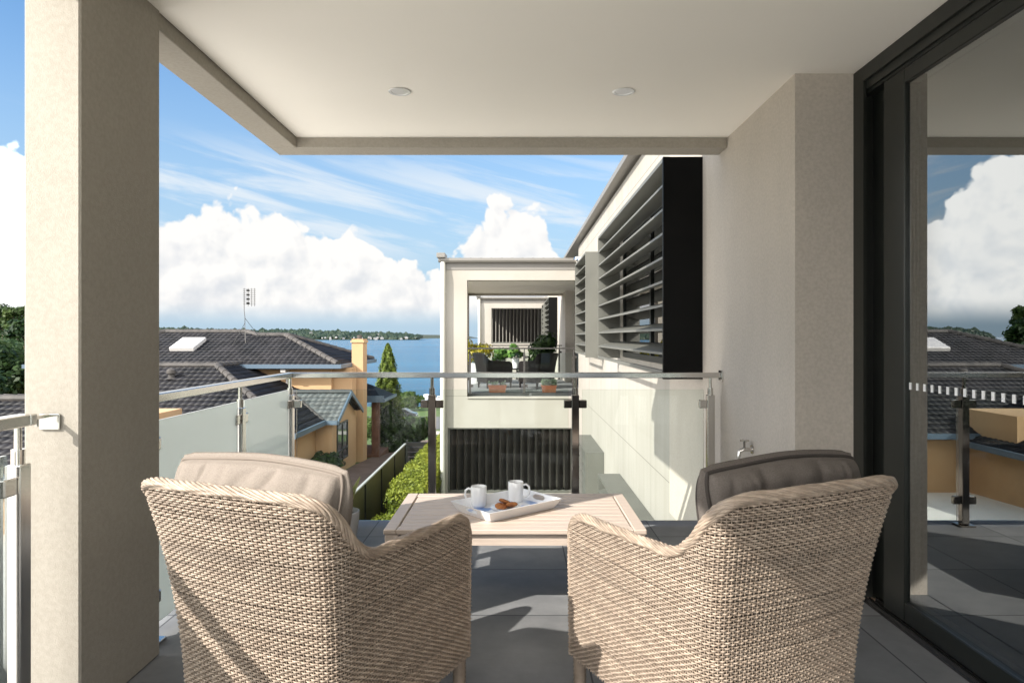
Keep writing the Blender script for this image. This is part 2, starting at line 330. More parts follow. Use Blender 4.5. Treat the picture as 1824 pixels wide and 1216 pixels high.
# ------------------------------------------------------------------ mesh helpers
class MB:
    def __init__(s): s.v = []; s.f = []; s.smooth = False
    def add(s, vs, fs):
        o = len(s.v); s.v += [tuple(p) for p in vs]; s.f += [tuple(i+o for i in q) for q in fs]; return s
    def box(s, x0, x1, y0, y1, z0, z1, m=None):
        vs = [Vector(p) for p in ((x0,y0,z0),(x1,y0,z0),(x1,y1,z0),(x0,y1,z0),(x0,y0,z1),(x1,y0,z1),(x1,y1,z1),(x0,y1,z1))]
        if m: vs = [m @ p for p in vs]
        return s.add(vs, [(3,2,1,0),(4,5,6,7),(0,1,5,4),(1,2,6,5),(2,3,7,6),(3,0,4,7)])
    def bbox(s, x0, x1, y0, y1, z0, z1, b=.006, m=None):
        """box with chamfered edges"""
        cx, cy, cz = (x0+x1)/2, (y0+y1)/2, (z0+z1)/2; hx, hy, hz = (x1-x0)/2, (y1-y0)/2, (z1-z0)/2
        b = min(b, hx*.9, hy*.9, hz*.9); idx = {}; vs = []
        for sx in (-1,1):
            for sy in (-1,1):
                for sz in (-1,1):
                    for ax in range(3):
                        p = [sx*hx, sy*hy, sz*hz]; sg = (sx, sy, sz)
                        for k in range(3):
                            if k != ax: p[k] -= sg[k]*b
                        idx[(sx,sy,sz,ax)] = len(vs); vs.append(Vector((cx+p[0], cy+p[1], cz+p[2])))
        fs = []
        for ax in range(3):
            o1, o2 = [k for k in range(3) if k != ax]
            for sg in (-1,1):
                q = []
                for a, c in ((-1,-1),(1,-1),(1,1),(-1,1)):
                    t = [0,0,0]; t[ax] = sg; t[o1] = a; t[o2] = c; q.append(idx[(*t, ax)])
                if (sg < 0) != (ax == 1): q = q[::-1]
                fs.append(tuple(q))
        for ax in range(3):
            o1, o2 = [k for k in range(3) if k != ax]
            for a in (-1,1):
                for c in (-1,1):
                    t = [0,0,0]; t[o1] = a; t[o2] = c; t[ax] = -1; t2 = list(t); t2[ax] = 1
                    q = [idx[(*t,o1)], idx[(*t2,o1)], idx[(*t2,o2)], idx[(*t,o2)]]
                    fs.append(tuple(q))
        for sx in (-1,1):
            for sy in (-1,1):
                for sz in (-1,1): fs.append(tuple(idx[(sx,sy,sz,a)] for a in range(3)))
        if m: vs = [m @ p for p in vs]
        return s.add(vs, fs)
    def tube(s, path, r, n=8, caps=True, closed=False):
        P = [Vector(p) for p in path]; L = len(P); rs = r if hasattr(r, '__len__') else [r]*L
        base = len(s.v); up = None; vs = []
        for i in range(L):
            a = P[(i-1) % L] if (closed or i > 0) else P[i]; b = P[(i+1) % L] if (closed or i < L-1) else P[i]
            t = (b-a).normalized()
            if up is None:
                up = Vector((0,0,1)) if abs(t.z) < .9 else Vector((1,0,0))
            x = (up - t*up.dot(t)).normalized(); y = t.cross(x); up = x
            for k in range(n):
                c = 2*PI*k/n; vs.append(P[i] + x*math.cos(c)*rs[i] + y*math.sin(c)*rs[i])
        fs = []
        for i in range(L if closed else L-1):
            j = (i+1) % L
            for k in range(n):
                k2 = (k+1) % n; fs.append((i*n+k, i*n+k2, j*n+k2, j*n+k))
        if caps and not closed:
            fs.append(tuple(range(n))[::-1]); fs.append(tuple((L-1)*n+k for k in range(n)))
        return s.add(vs, fs)
    def lathe(s, prof, n=24, c=(0,0,0)):
        vs = []; fs = []
        for (r, z) in prof:
            for k in range(n):
                a = 2*PI*k/n; vs.append((c[0]+r*math.cos(a), c[1]+r*math.sin(a), c[2]+z))
        for i in range(len(prof)-1):
            for k in range(n):
                k2 = (k+1) % n; fs.append((i*n+k, i*n+k2, (i+1)*n+k2, (i+1)*n+k))
        fs.append(tuple(range(n))[::-1]); fs.append(tuple((len(prof)-1)*n+k for k in range(n)))
        return s.add(vs, fs)
    def prism(s, pts, axis, a, b):
        """polygon in the two other axes, extruded along axis from a to b"""
        n = len(pts); vs = []
        for w_ in (a, b):
            for p in pts:
                q = list(p); q.insert(axis, w_); vs.append(q)
        fs = [tuple(range(n)), tuple(range(n, 2*n))[::-1]]
        for i in range(n):
            j = (i+1) % n; fs.append((i, i+n, j+n, j))
        return s.add(vs, fs)
def link(name, me, parent=None, loc=None, rotz=0):
    o = bpy.data.objects.new(name, me); COL.objects.link(o)
    if parent: o.parent = parent
    if loc: o.location = loc
    o.rotation_euler.z = rotz
    return o
def fixn(me):
    import bmesh
    b = bmesh.new(); b.from_mesh(me); bmesh.ops.recalc_face_normals(b, faces=b.faces); b.to_mesh(me); b.free()
def obj(name, mb, m, parent=None, loc=None, rotz=0, smooth=False):
    me = bpy.data.meshes.new(name); me.from_pydata(mb.v, [], mb.f); me.update(); fixn(me)
    if isinstance(m, str): m = M[m]
    me.materials.append(m)
    if smooth:
        me.polygons.foreach_set('use_smooth', [True]*len(me.polygons)); me.set_sharp_from_angle(angle=R(38))
    return link(name, me, parent, loc, rotz)
def npmesh(name, V, Q, m, shade=None, smooth=True):
    """V (n,3), Q (k,4) or (k,3)"""
    me = bpy.data.meshes.new(name); V = np.asarray(V, np.float32); Q = np.asarray(Q, np.int32); k = Q.shape[1]
    me.vertices.add(len(V)); me.vertices.foreach_set('co', V.ravel())
    me.loops.add(Q.size); me.loops.foreach_set('vertex_index', Q.ravel())
    me.polygons.add(len(Q)); me.polygons.foreach_set('loop_start', np.arange(0, Q.size, k, dtype=np.int32))
    me.update(calc_edges=True)
    me.polygons.foreach_set('use_smooth', np.full(len(Q), smooth))
    if shade is not None:
        a = me.attributes.new('shade', 'FLOAT', 'POINT'); a.data.foreach_set('value', np.asarray(shade, np.float32))
    me.materials.append(M[m] if isinstance(m, str) else m)
    return me
def empty(name, loc=(0,0,0), rotz=0):
    o = bpy.data.objects.new(name, None); COL.objects.link(o); o.location = loc; o.rotation_euler.z = rotz; o.empty_display_size = .2
    return o
def tag(o, label=None, cat=None, group=None, kind=None):
    if label: o['label'] = label
    if cat: o['category'] = cat
    if group: o['group'] = group
    if kind: o['kind'] = kind
    return o
def thing(name, label, cat, loc=(0,0,0), rotz=0, group=None): return tag(empty(name, loc, rotz), label, cat, group)
def copy_tree(o, parent=None):
    c = o.copy(); COL.objects.link(c)
    if parent: c.parent = parent
    for ch in list(o.children): copy_tree(ch, c)
    return c
def leaves(P, size, up=0.3, seed=1, aspect=.55, jitter=.5, dirs=None, shade=None):
    """one small quad per point"""
    r = np.random.default_rng(seed); n = len(P); P = np.asarray(P, float)
    d = r.normal(size=(n,3)); d /= np.linalg.norm(d, axis=1)[:,None]
    if dirs is not None: d = d*jitter + dirs; d /= np.linalg.norm(d, axis=1)[:,None]
    a = r.normal(size=(n,3)); a -= d*np.sum(a*d, 1)[:,None]; a /= np.linalg.norm(a, axis=1)[:,None]
    b = np.cross(d, a); s = size*(.6+.8*r.random(n))[:,None]
    V = np.stack([P - a*s, P - b*s*aspect + a*s*.1, P + a*s, P + b*s*aspect + a*s*.1], 1).reshape(-1,3)
    Q = np.arange(4*n).reshape(n,4)
    sh = r.random(n) if shade is None else np.clip(shade + r.normal(size=n)*.12, 0, 1)
    return V, Q, np.repeat(sh, 4)

# ------------------------------------------------------------------ ground, road, water
def smooth01(x): x = np.clip(x, 0, 1); return x*x*(3-2*x)
def ground_z(X, Y):
    z = np.interp(Y, [-80, 12, 25, 35, 60, 85, 120, 140, 200], [-3.0, -3.05, -3.5, -4.3, -7.5, -9.6, -11.2, -12.8, -22])
    hill = smooth01((-X-.60*np.maximum(Y, 0)-12)/45.)
    hz_ = np.interp(Y, [-80, 20, 60, 150, 250, 400], [-3.0, -3.2, -2.6, -.5, 3, 5])
    z = z*(1-hill) + hz_*hill
    return z
gx = np.concatenate([np.linspace(-420, -40, 60), np.linspace(-38, 60, 60), np.linspace(65, 300, 20)]); gy = np.concatenate([np.linspace(-80, 8, 12), np.linspace(10, 150, 90), np.linspace(160, 420, 30)])
GX, GY = np.meshgrid(gx, gy); GZ = ground_z(GX, GY)
GZ = GZ + np.where(GX < -45, 1.0*np.sin(GX*.11)*np.cos(GY*.09), 0)
V = np.stack([GX, GY, GZ], -1).reshape(-1,3); nx = len(gx)
ii, jj = np.meshgrid(np.arange(len(gy)-1), np.arange(nx-1), indexing='ij'); k = (ii*nx+jj).ravel()
tag(link('ground', npmesh('ground', V, np.stack([k, k+1, k+1+nx, k+nx], 1), 'grass')), kind='structure')
def strip(name, m, xs, ys, lift):
    X, Y = np.meshgrid(xs, ys); Z = ground_z(X, Y)+lift; V = np.stack([X, Y, Z], -1).reshape(-1,3); n = len(xs)
    ii, jj = np.meshgrid(np.arange(len(ys)-1), np.arange(n-1), indexing='ij'); k = (ii*n+jj).ravel()
    return tag(link(name, npmesh(name, V, np.stack([k, k+1, k+1+n, k+n], 1), m)), kind='structure')
strip('driveway', 'paving', np.linspace(-6.0, -3.05, 4), np.linspace(6, 58, 60), .03)
strip('road', 'asphalt', np.linspace(-30, 40, 30), np.linspace(72, 98, 12), .04)
strip('bounce_courtyard', 'pale_paving', np.linspace(-40, 12, 40), np.linspace(-40, 9, 30), .06)  # added pale ground, mostly out of view, bouncing sun onto the balcony ceiling
strip('terrace', 'pale_paving', np.linspace(-34, -6.4, 30), np.linspace(9, 20, 12), .06)
strip('footpath', 'concrete', np.linspace(-30, 40, 30), np.linspace(62, 68, 6), .05)
strip('garden_bed', 'earth', np.linspace(-2.95, -1.6, 3), np.linspace(6, 45, 40), .035)
sea = MB(); sea.add([(-9000, 60, -12.0), (9000, 60, -12.0), (30000, 30000, -12.0), (-30000, 30000, -12.0)], [(0,1,2,3)])
tag(obj('sea', sea, 'sea_water'), kind='structure')

# ------------------------------------------------------------------ far headland
def headland(name, xs, hs, Y, depth):
    V = []; n = len(xs)
    for (f, g) in ((0, 0), (.25, .7), (.5, 1), (1, .6)):
        for x, h in zip(xs, hs): V.append((x, Y+depth*f, -12.5+(h+12.5)*g))
    Q = [(r_*n+i, r_*n+i+1, (r_+1)*n+i+1, (r_+1)*n+i) for r_ in range(3) for i in range(n-1)]
    tag(link(name, npmesh(name, V, Q, 'headland_earth')), kind='structure')
YH = 3000.; ppx = YH/1216
hx_px = np.array([60, 150, 230, 290, 340, 400, 460, 520, 560, 600, 640, 680, 710, 730, 742])
hy_px = np.array([578, 575, 578, 580, 583, 585, 583, 586, 588, 590, 592, 594, 596.5, 599, 604])
HXs = (hx_px-920)*ppx; HHs = (600-hy_px)*ppx*.62
headland('headland', HXs, HHs, YH, 500)
headland('distant_hills', np.array([-1800, -1300, -1000, -800, -600, -500, -400]), np.array([30, 28, 24, 22, 16, 12, -10]), 6500, 800)
# wood on the headland: one mass of crowns
ico = [(0,0,1)] + [(math.cos(2*PI*k/6)*.9, math.sin(2*PI*k/6)*.9, .35) for k in range(6)] + [(math.cos(2*PI*(k+.5)/6), math.sin(2*PI*(k+.5)/6), -.35) for k in range(6)]
fcs = [(0, 1+k, 1+(k+1) % 6) for k in range(6)] + [(1+k, 7+k, 1+(k+1) % 6) for k in range(6)] + [(1+(k+1) % 6, 7+k, 7+(k+1) % 6) for k in range(6)]
r2 = np.random.default_rng(3); VV = []; FF = []; SH = []
for i in range(2600):
    x = r2.uniform(HXs[0], HXs[-1]-12); f = r2.random()**1.3*.55; h = np.interp(x, HXs, HHs)
    zz = -12.5 + (h+12.5)*np.interp(f, [0, .25, .5, 1], [0, .7, 1, .6]); y = YH+500*f
    if f < .05: continue
    s = r2.uniform(7, 15)*(1.5 if r2.random() < .06 else 1); o = len(VV)
    tone = r2.random()
    for p in ico:
        q = 1+r2.normal()*.18
        VV.append((x+p[0]*s*q, y+p[1]*s*q, zz+4+p[2]*s*.85*q)); SH.append(tone)
    FF += [tuple(a+o for a in q) for q in fcs]
tag(link('far_off_wood', npmesh('far_off_wood', VV, FF, 'far_leaf', SH, False)), 'dark green wood covering the far headland across the water', 'wood', kind='stuff')
def small_house(name, label, group, loc, rotz, s=1.0, wins=True, wallm='house_white', roofm='roof_grey', L=14, D=9, H=5.5):
    t = thing(name, label, 'house', loc, rotz, group)
    b = MB(); b.box(-L/2, L/2, -D/2, D/2, -4, H); obj('wall', b, wallm, t)
    b = MB(); e = .6; b.add([(-L/2-e,-D/2-e,H),(L/2+e,-D/2-e,H),(L/2+e,D/2+e,H),(-L/2-e,D/2+e,H),(-L/2+D*.45,0,H+2.6),(L/2-D*.45,0,H+2.6)], [(0,1,5,4),(2,3,4,5),(1,2,5),(3,0,4),(3,2,1,0)]); obj('roof', b, roofm, t)
    for x in (-4.5, -1, 3.5):
        if wins: b = MB(); b.box(x, x+1.8, -D/2-.05, -D/2+.02, 1.2, 3.0); obj('window', b, 'car_glass', t)
    t.scale = (s, s, s); return t
far0 = None
for i in range(44):
    x = r2.uniform(HXs[3], HXs[-2]); 
    if i > 20: x = r2.uniform(-900, -480)
    f = r2.uniform(.01, .14) if i > 14 else r2.uniform(.1, .33)
    h = np.interp(x, HXs, HHs); zz = -12.5+(h+12.5)*np.interp(f, [0, .25, .5], [0, .7, 1])
    if far0 is None: far0 = c = small_house('distant_house', 'tiny pale house among the trees on the far headland', 'houses on the far headland', (x, YH+500*f-12, zz+3), 0, wins=False, wallm='house_far')
    else:
        c = copy_tree(far0); c.location = (x, YH+500*f-14, zz+2+r2.uniform(0, 4))
    c.rotation_euler.z = r2.uniform(-.6, .6); c.scale = (r2.uniform(.45, 1.0),)*3

# ------------------------------------------------------------------ our balcony and apartment building
ZC = 2.51; BB = 2.446; XW = 1.345
bld = thing('apartment_building', 'cream rendered apartment building whose covered balcony holds the wicker armchairs', 'building', (1.5, 5, -3))
def part(name, mb, m, parent=bld, smooth=False):
    o = obj(name, mb, m, None, smooth=smooth); o.parent = parent; o.matrix_parent_inverse = Matrix.Translation(Vector(parent.location)).inverted() if parent.parent is None else Matrix.Identity(4)
    return o
def sub(name, mb, m, parent, smooth=False):
    o = obj(name, mb, m, None, smooth=smooth); o.parent = parent; return o
b = MB(); b.box(-1.6, XW, -.72, 4.62, -.25, 0); b.box(XW, 1.63, -.72, 3.293, -.25, -.002); part('floor', b, 'slate_tile')
b = MB(); b.bbox(-1.575, -1.394, 2.181, 2.669, .001, ZC+.02, .006); part('column', b, 'render_cream')
b = MB(); b.box(-1.40, XW+.02, -.60, 4.35, ZC, ZC+.1); b.box(XW+.02, 1.66, -.6, 3.30, ZC, ZC+.1); part('ceiling', b, 'ceiling_white')
b = MB(); b.bbox(-1.575, -1.405, -.72, 4.352, BB, 2.84, .004); b.bbox(-1.575, XW-.002, 4.352, 4.535, BB, 2.84, .004); b.box(-1.575, XW, -.78, -.62, BB, 2.84); part('edge_beam', b, 'render_cream')
b = MB(); b.box(-1.66, 1.7, -.85, 4.60, 2.84, 2.93); part('roof', b, 'gutter_grey')
b = MB(); b.box(XW, 1.626, 3.295, 6.0, -.3, 3.20); part('balcony_wall', b, 'render_taupe')
WEND = 14.87
b = MB(); b.box(XW+.004, 1.62, 6.0, WEND, -3.4, 3.20); b.box(XW+.004, 1.62, 3.3, 6.0, -3.4, -.3); part('side_wall', b, 'clad_wall')
b = MB()
b.box(XW-.12, 1.9, 4.62, WEND+8, 3.24, 3.31); part('eave', b, 'gutter_grey')
# panel joints on the side wall
for yj in (9.7, 12.1):
    pass
dl = MB()
for (x, y) in ((-.604, 3.53), (.553, 3.53), (-.604, 1.0), (.553, 1.0)):
    b = MB(); b.lathe([(.058, ZC-.004), (.056, ZC-.006), (.043, ZC-.006), (.041, ZC+.0)], 28, (x, y, 0)); d = part('downlight', b, 'white_ceramic', smooth=True)
    b = MB(); b.lathe([(.040, ZC-.002), (.030, ZC-.0035)], 24, (x, y, 0)); sub('lens', b, 'pot_grey', d)
# hose tap on the wall
tap = thing('garden_tap', 'small chrome garden tap on the balcony wall behind the right cushion', 'tap', (XW, 3.89, .6))
b = MB(); b.lathe([(.028, 0), (.028, .006)], 16); 
b = MB(); b.tube([(0,0,0), (-.05,0,0), (-.075,0,-.012), (-.08,0,-.05)], [.012,.012,.011,.010], 10); obj('spout', b, 'steel', tap, smooth=True)
b = MB(); b.tube([(-.045,0,0), (-.045,0,.045)], .007, 8); b.tube([(-.045,-.028,.05), (-.045,.028,.05)], .006, 8); b.tube([(-.07,0,.05), (-.02,0,.05)], .006, 8); obj('handle', b, 'steel', tap, smooth=True)
b = MB(); b.tube([(-.006,0,0), (0,0,0)], .026, 14); obj('wall_plate', b, 'steel', tap)

# louvre hoods
def louvre(parent, y0, y1, z0, z1, endm='olive_metal', Xw=XW, wd=.283, n=9, win=True):
    b = MB(); xo = Xw-wd
    b.box(xo, Xw, y1-.02, y1, z0, z1); b.box(xo, Xw, y0+.03, y1-.02, z1-.03, z1); b.box(xo, xo+.03, y0+.03, y1-.02, z0, z0+.03)
    p = part('louvre_hood', b, 'olive_metal', parent)
    e = MB(); e.box(xo-.002, Xw, y0, y0+.03, z0-.03, z1); sub('end_panel', e, endm, p)
    s = MB(); step = (z1-z0)/n
    for i in range(1, n):
        z = z0+i*step; s.add([(xo+.005, y0+.031, z-.03), (xo+.005, y0+.031, z-.012), (Xw-.07, y0+.031, z+.045), (Xw-.07, y0+.031, z+.031)], [])
        o = len(s.v)-4; s.v += [(q[0], y1-.021, q[2]) for q in s.v[o:o+4]]
        s.f += [(o,o+1,o+2,o+3), (o+7,o+6,o+5,o+4), (o,o+4,o+5,o+1), (o+1,o+5,o+6,o+2), (o+2,o+6,o+7,o+3), (o+3,o+7,o+4,o)]
    sub('blades', s, 'olive_metal', p)
    if win:
        wf = MB(); a, c = y0+.06, y1-.45; zz0, zz1 = z0+.03, z1-.06
        for (ya, yb, za, zb) in ((a, c, zz0, zz0+.06), (a, c, zz1-.06, zz1), (a, a+.06, zz0+.06, zz1-.06), (c-.06, c, zz0+.06, zz1-.06), ((a+c)/2-.03, (a+c)/2+.03, zz0+.06, zz1-.06)):
            wf.box(Xw-.03, Xw+.01, ya, yb, za, zb)
        wo_ = part('window', wf, 'frame_metal', parent)
        g = MB(); g.box(Xw-.012, Xw-.006, a+.05, c-.05, zz0+.05, zz1-.05); sub('glass', g, 'window_glass', wo_)
        k = MB(); k.box(Xw-.003, Xw+.003, a+.02, c-.02, zz0+.02, zz1-.02); sub('shade_sheet', k, 'frame_metal', wo_)  # dark sheet behind the glass, standing in for shade behind the blades
    return p
louvre(bld, 4.93, 8.9, .965, 2.54, 'black_metal')
louvre(bld, 10.5, 12.4, .955, 2.55, win=False)
louvre(bld, 4.93, 8.9, -2.3, -.54, win=False)
louvre(bld, 10.5, 12.4, -2.3, -.535, win=False)
for yv in (12.6, 13.3):
    v = thing('vent_cowl', 'small round metal vent cowl high on the side wall, %s of the two' % ('nearer' if yv < 13 else 'farther'), 'vent', (XW, yv, 2.62+.09*(yv > 13)), 0, 'vent cowls on the side wall')
    b = MB(); b.tube([(0,0,0), (-.12,0,.0), (-.17,0,-.03)], [.07,.07,.06], 12); obj('pipe', b, 'steel', v, smooth=True)
    b = MB(); b.lathe([(.01, .07), (.09, .055), (.11, .0), (.10, -.02)], 14, (-.13,0,.03)); obj('hood', b, 'steel', v, smooth=True)

# sliding door
XG = 1.668
b = MB()
b.box(1.626, 1.640, 3.20, 3.296, .0, ZC-.003); b.box(1.640, 1.76, 3.255, 3.296, .0, ZC-.003); b.box(1.700, 1.708, 3.06, 3.255, .0, ZC-.003)
b.box(1.626, 1.640, -.7, 3.20, 2.44, ZC-.003); b.box(1.640, 1.652, -.7, 3.255, 2.40, ZC-.003); b.box(1.652, 1.76, -.7, 3.255, 2.385, ZC-.003)
sd = part('sliding_door', b, 'frame_metal')
b = MB(); b.box(1.63, 1.80, -.7, 3.2, -.004, .006)
for x in (1.634, 1.650, 1.682, 1.70): b.box(x, x+.008, -.7, 3.2, .006, .022)
sub('track', b, 'dark_steel', sd)
b = MB(); b.bbox(1.650, 1.686, 2.905, 3.07, .028, 2.384, .004); b.bbox(1.650, 1.686, -.6, 2.905, .028, .115, .004); b.bbox(1.650, 1.686, -.6, 2.905, 2.32, 2.384, .004); b.bbox(1.652, 1.684, .35, .45, .115, 2.32); sub('sash', b, 'frame_metal', sd)
b = MB(); b.box(XG-.004, XG+.004, -.6, 2.905, .115, 2.32); sub('glass', b, 'door_glass', sd)
for i in range(28):
    y = 2.885-.05*i; b = MB(); b.box(XG-.0065, XG-.0050, y-.011, y+.004, 1.018, 1.048); sub('safety_dash', b, 'white_ceramic', sd)
# room behind the door
b = MB(); b.box(1.80, 2.7, 6.2, 6.35, 0, 2.6); b.box(2.7, 5.6, 6.2, 6.35, 0, .85); b.box(2.7, 5.6, 6.2, 6.35, 2.1, 2.6); b.box(5.6, 6.2, 6.2, 6.35, 0, 2.6); b.box(6.2, 6.35, -2, 6.35, 0, .8); b.box(6.2, 6.35, -2, 6.35, 2.2, 2.6); b.box(6.2, 6.35, -2, 0, .8, 2.2); b.box(6.2, 6.35, 4.6, 6.35, .8, 2.2); b.box(1.80, 6.2, -2, -1.9, 0, 2.6); b.box(1.63, 6.2, -2, 6.2, 2.60, 2.75); b.box(1.64, 1.80, 3.30, 6.2, 0, 2.6); part('room_wall', b, 'room_wall')  # openings added in the unseen far walls to let sky light in
b = MB(); b.box(1.80, 6.2, -2, 6.2, -.2, -.001); part('room_floor', b, 'room_floor')
V = []; Q = []; n = 160; zz_ = [2.44, 2.2, 1.95, 1.8, 1.65, 1.45, 1.25, 1.05, .8, .5, .02]; xl_ = [2.05, 2.06, 2.09, 2.16, 2.26, 2.38, 2.46, 2.50, 2.48, 2.46, 2.45]; xr_ = [2.95, 2.95, 2.94, 2.92, 2.88, 2.84, 2.80, 2.76, 2.78, 2.80, 2.82]
for i in range(n):
    t = i/(n-1)
    for z, a_, b_ in zip(zz_, xl_, xr_): V.append((a_+(b_-a_)*t, 3.92+.028*math.sin(t*75)+.008*math.sin(t*23), z))
for i in range(n-1):
    for q in range(10): Q.append((i*11+q, (i+1)*11+q, (i+1)*11+q+1, i*11+q+1))
tag(link('curtain', npmesh('curtain', V, Q, 'curtain')), 'pleated grey green curtain hanging inside behind the sliding glass door', 'curtain')
dt = thing('dining_table', 'timber dining table inside the room behind the sliding glass', 'table', (3.9, 3.1, 0))
b = MB(); b.bbox(-.5, .5, -.9, .9, .70, .75); obj('top', b, 'timber', dt)
for sx in (-1, 1):
    for sy in (-1, 1):
        b = MB(); b.box(sx*.42-.04, sx*.42+.04, sy*.8-.04, sy*.8+.04, 0, .70); obj('leg', b, 'timber', dt)
sb = thing('sideboard', 'low timber sideboard of horizontal boards inside beside the curtain', 'sideboard', (2.45, 4.6, 0))
b = MB()
for i in range(5): b.bbox(-.2, .2, -.3, .5, .06+i*.15, .06+i*.15+.143, .008)
obj('body', b, 'timber', sb); b = MB(); b.bbox(-.22, .22, -.32, .52, .815, .84); obj('top', b, 'timber', sb)

# ------------------------------------------------------------------ balustrades
def post(parent, x, y, dirs, z1=.86, m='steel', clampm='steel', base=0.0):
    p = MB(); p.bbox(x-.024, x+.024, y-.024, y+.024, base+.012, z1, .003); o = part('post', p, m, parent)
    q = MB(); q.tube([(x,y,z1), (x,y,.975)], .0105, 10); q.tube([(x,y,z1), (x,y,z1+.045)], .0185, 12); sub('spigot', q, m, o, True)
    q = MB(); q.bbox(x-.05, x+.05, y-.05, y+.05, base, base+.012, .002); sub('base_plate', q, m, o)
    for z in (.80, .17):
        for (ax, ay) in dirs:
            q = MB()
            if ax: q.bbox(min(x+ax*.024, x+ax*.075), max(x+ax*.024, x+ax*.075), y-.016, y+.016, z-.026, z+.026, .004)
            else: q.bbox(x-.016, x+.016, min(y+ay*.024, y+ay*.075), max(y+ay*.024, y+ay*.075), z-.026, z+.026, .004)
            sub('clamp', q, clampm, o)
    return o
XR = -1.49; YR = 4.49
bal = thing('glass_balustrade', 'steel and glass balustrade running round the front corner of the balcony', 'balustrade', (0, YR, 0))
b = MB(); b.bbox(XR-.025, XR+.025, 2.67, YR+.025, .972, 1.007, .003); b.bbox(XR+.025, XW-.008, YR-.025, YR+.025, .972, 1.007, .003); part('handrail', b, 'steel', bal)
b = MB(); b.bbox(XW-.008, XW, YR-.05, YR+.03, .95, 1.02, .002); part('wall_bracket', b, 'steel', bal)
post(bal, XR, 2.76, [(0, 1)]); post(bal, XR, 3.68, [(0, 1), (0, -1)]); post(bal, XR, YR, [(0, -1), (1, 0)])
post(bal, -.555, YR, [(1, 0), (-1, 0)], m='dark_reflection_steel', clampm='dark_reflection_steel'); post(bal, .386, YR, [(1, 0), (-1, 0)], m='dark_reflection_steel', clampm='dark_reflection_steel'); post(bal, 1.275, YR, [(-1, 0)])
for (y0, y1) in ((2.80, 3.635), (3.725, 4.445)):
    b = MB(); b.box(XR-.006, XR+.006, y0, y1, .06, .895); part('frosted_panel', b, 'frosted_glass', bal)
for (x0, x1) in ((-1.445, -.60), (-.51, .341), (.431, 1.23)):
    b = MB(); b.box(x0, x1, YR-.006, YR+.006, .035, .895); part('clear_panel', b, 'clear_glass', bal)
bal2 = thing('glass_balustrade', 'frosted glass balustrade beside the near face of the column, at the left edge', 'balustrade', (XR, 1, 0))
b = MB(); b.bbox(XR-.025, XR+.025, -.6, 2.06, .972, 1.007, .003); part('handrail', b, 'steel', bal2)
b = MB(); b.bbox(XR-.008, XR+.008, 2.09, 2.17, .985, .995, .002); b.tube([(XR, 2.12, .962), (XR, 2.12, .985)], .006, 8); b.bbox(XR-.03, XR+.035, 2.172, 2.181, .945, .995, .002); b.bbox(XR-.025, XR+.025, 2.06, 2.09, .972, 1.006, .003); part('wall_bracket', b, 'steel', bal2)
post(bal2, XR, 2.04, [(0, -1)]); post(bal2, XR, .9, [(0, 1), (0, -1)])
for (y0, y1) in ((-.5, .85), (.95, 1.99)):
    b = MB(); b.box(XR-.006, XR+.006, y0, y1, .06, .895); part('frosted_panel', b, 'haze_glass', bal2)

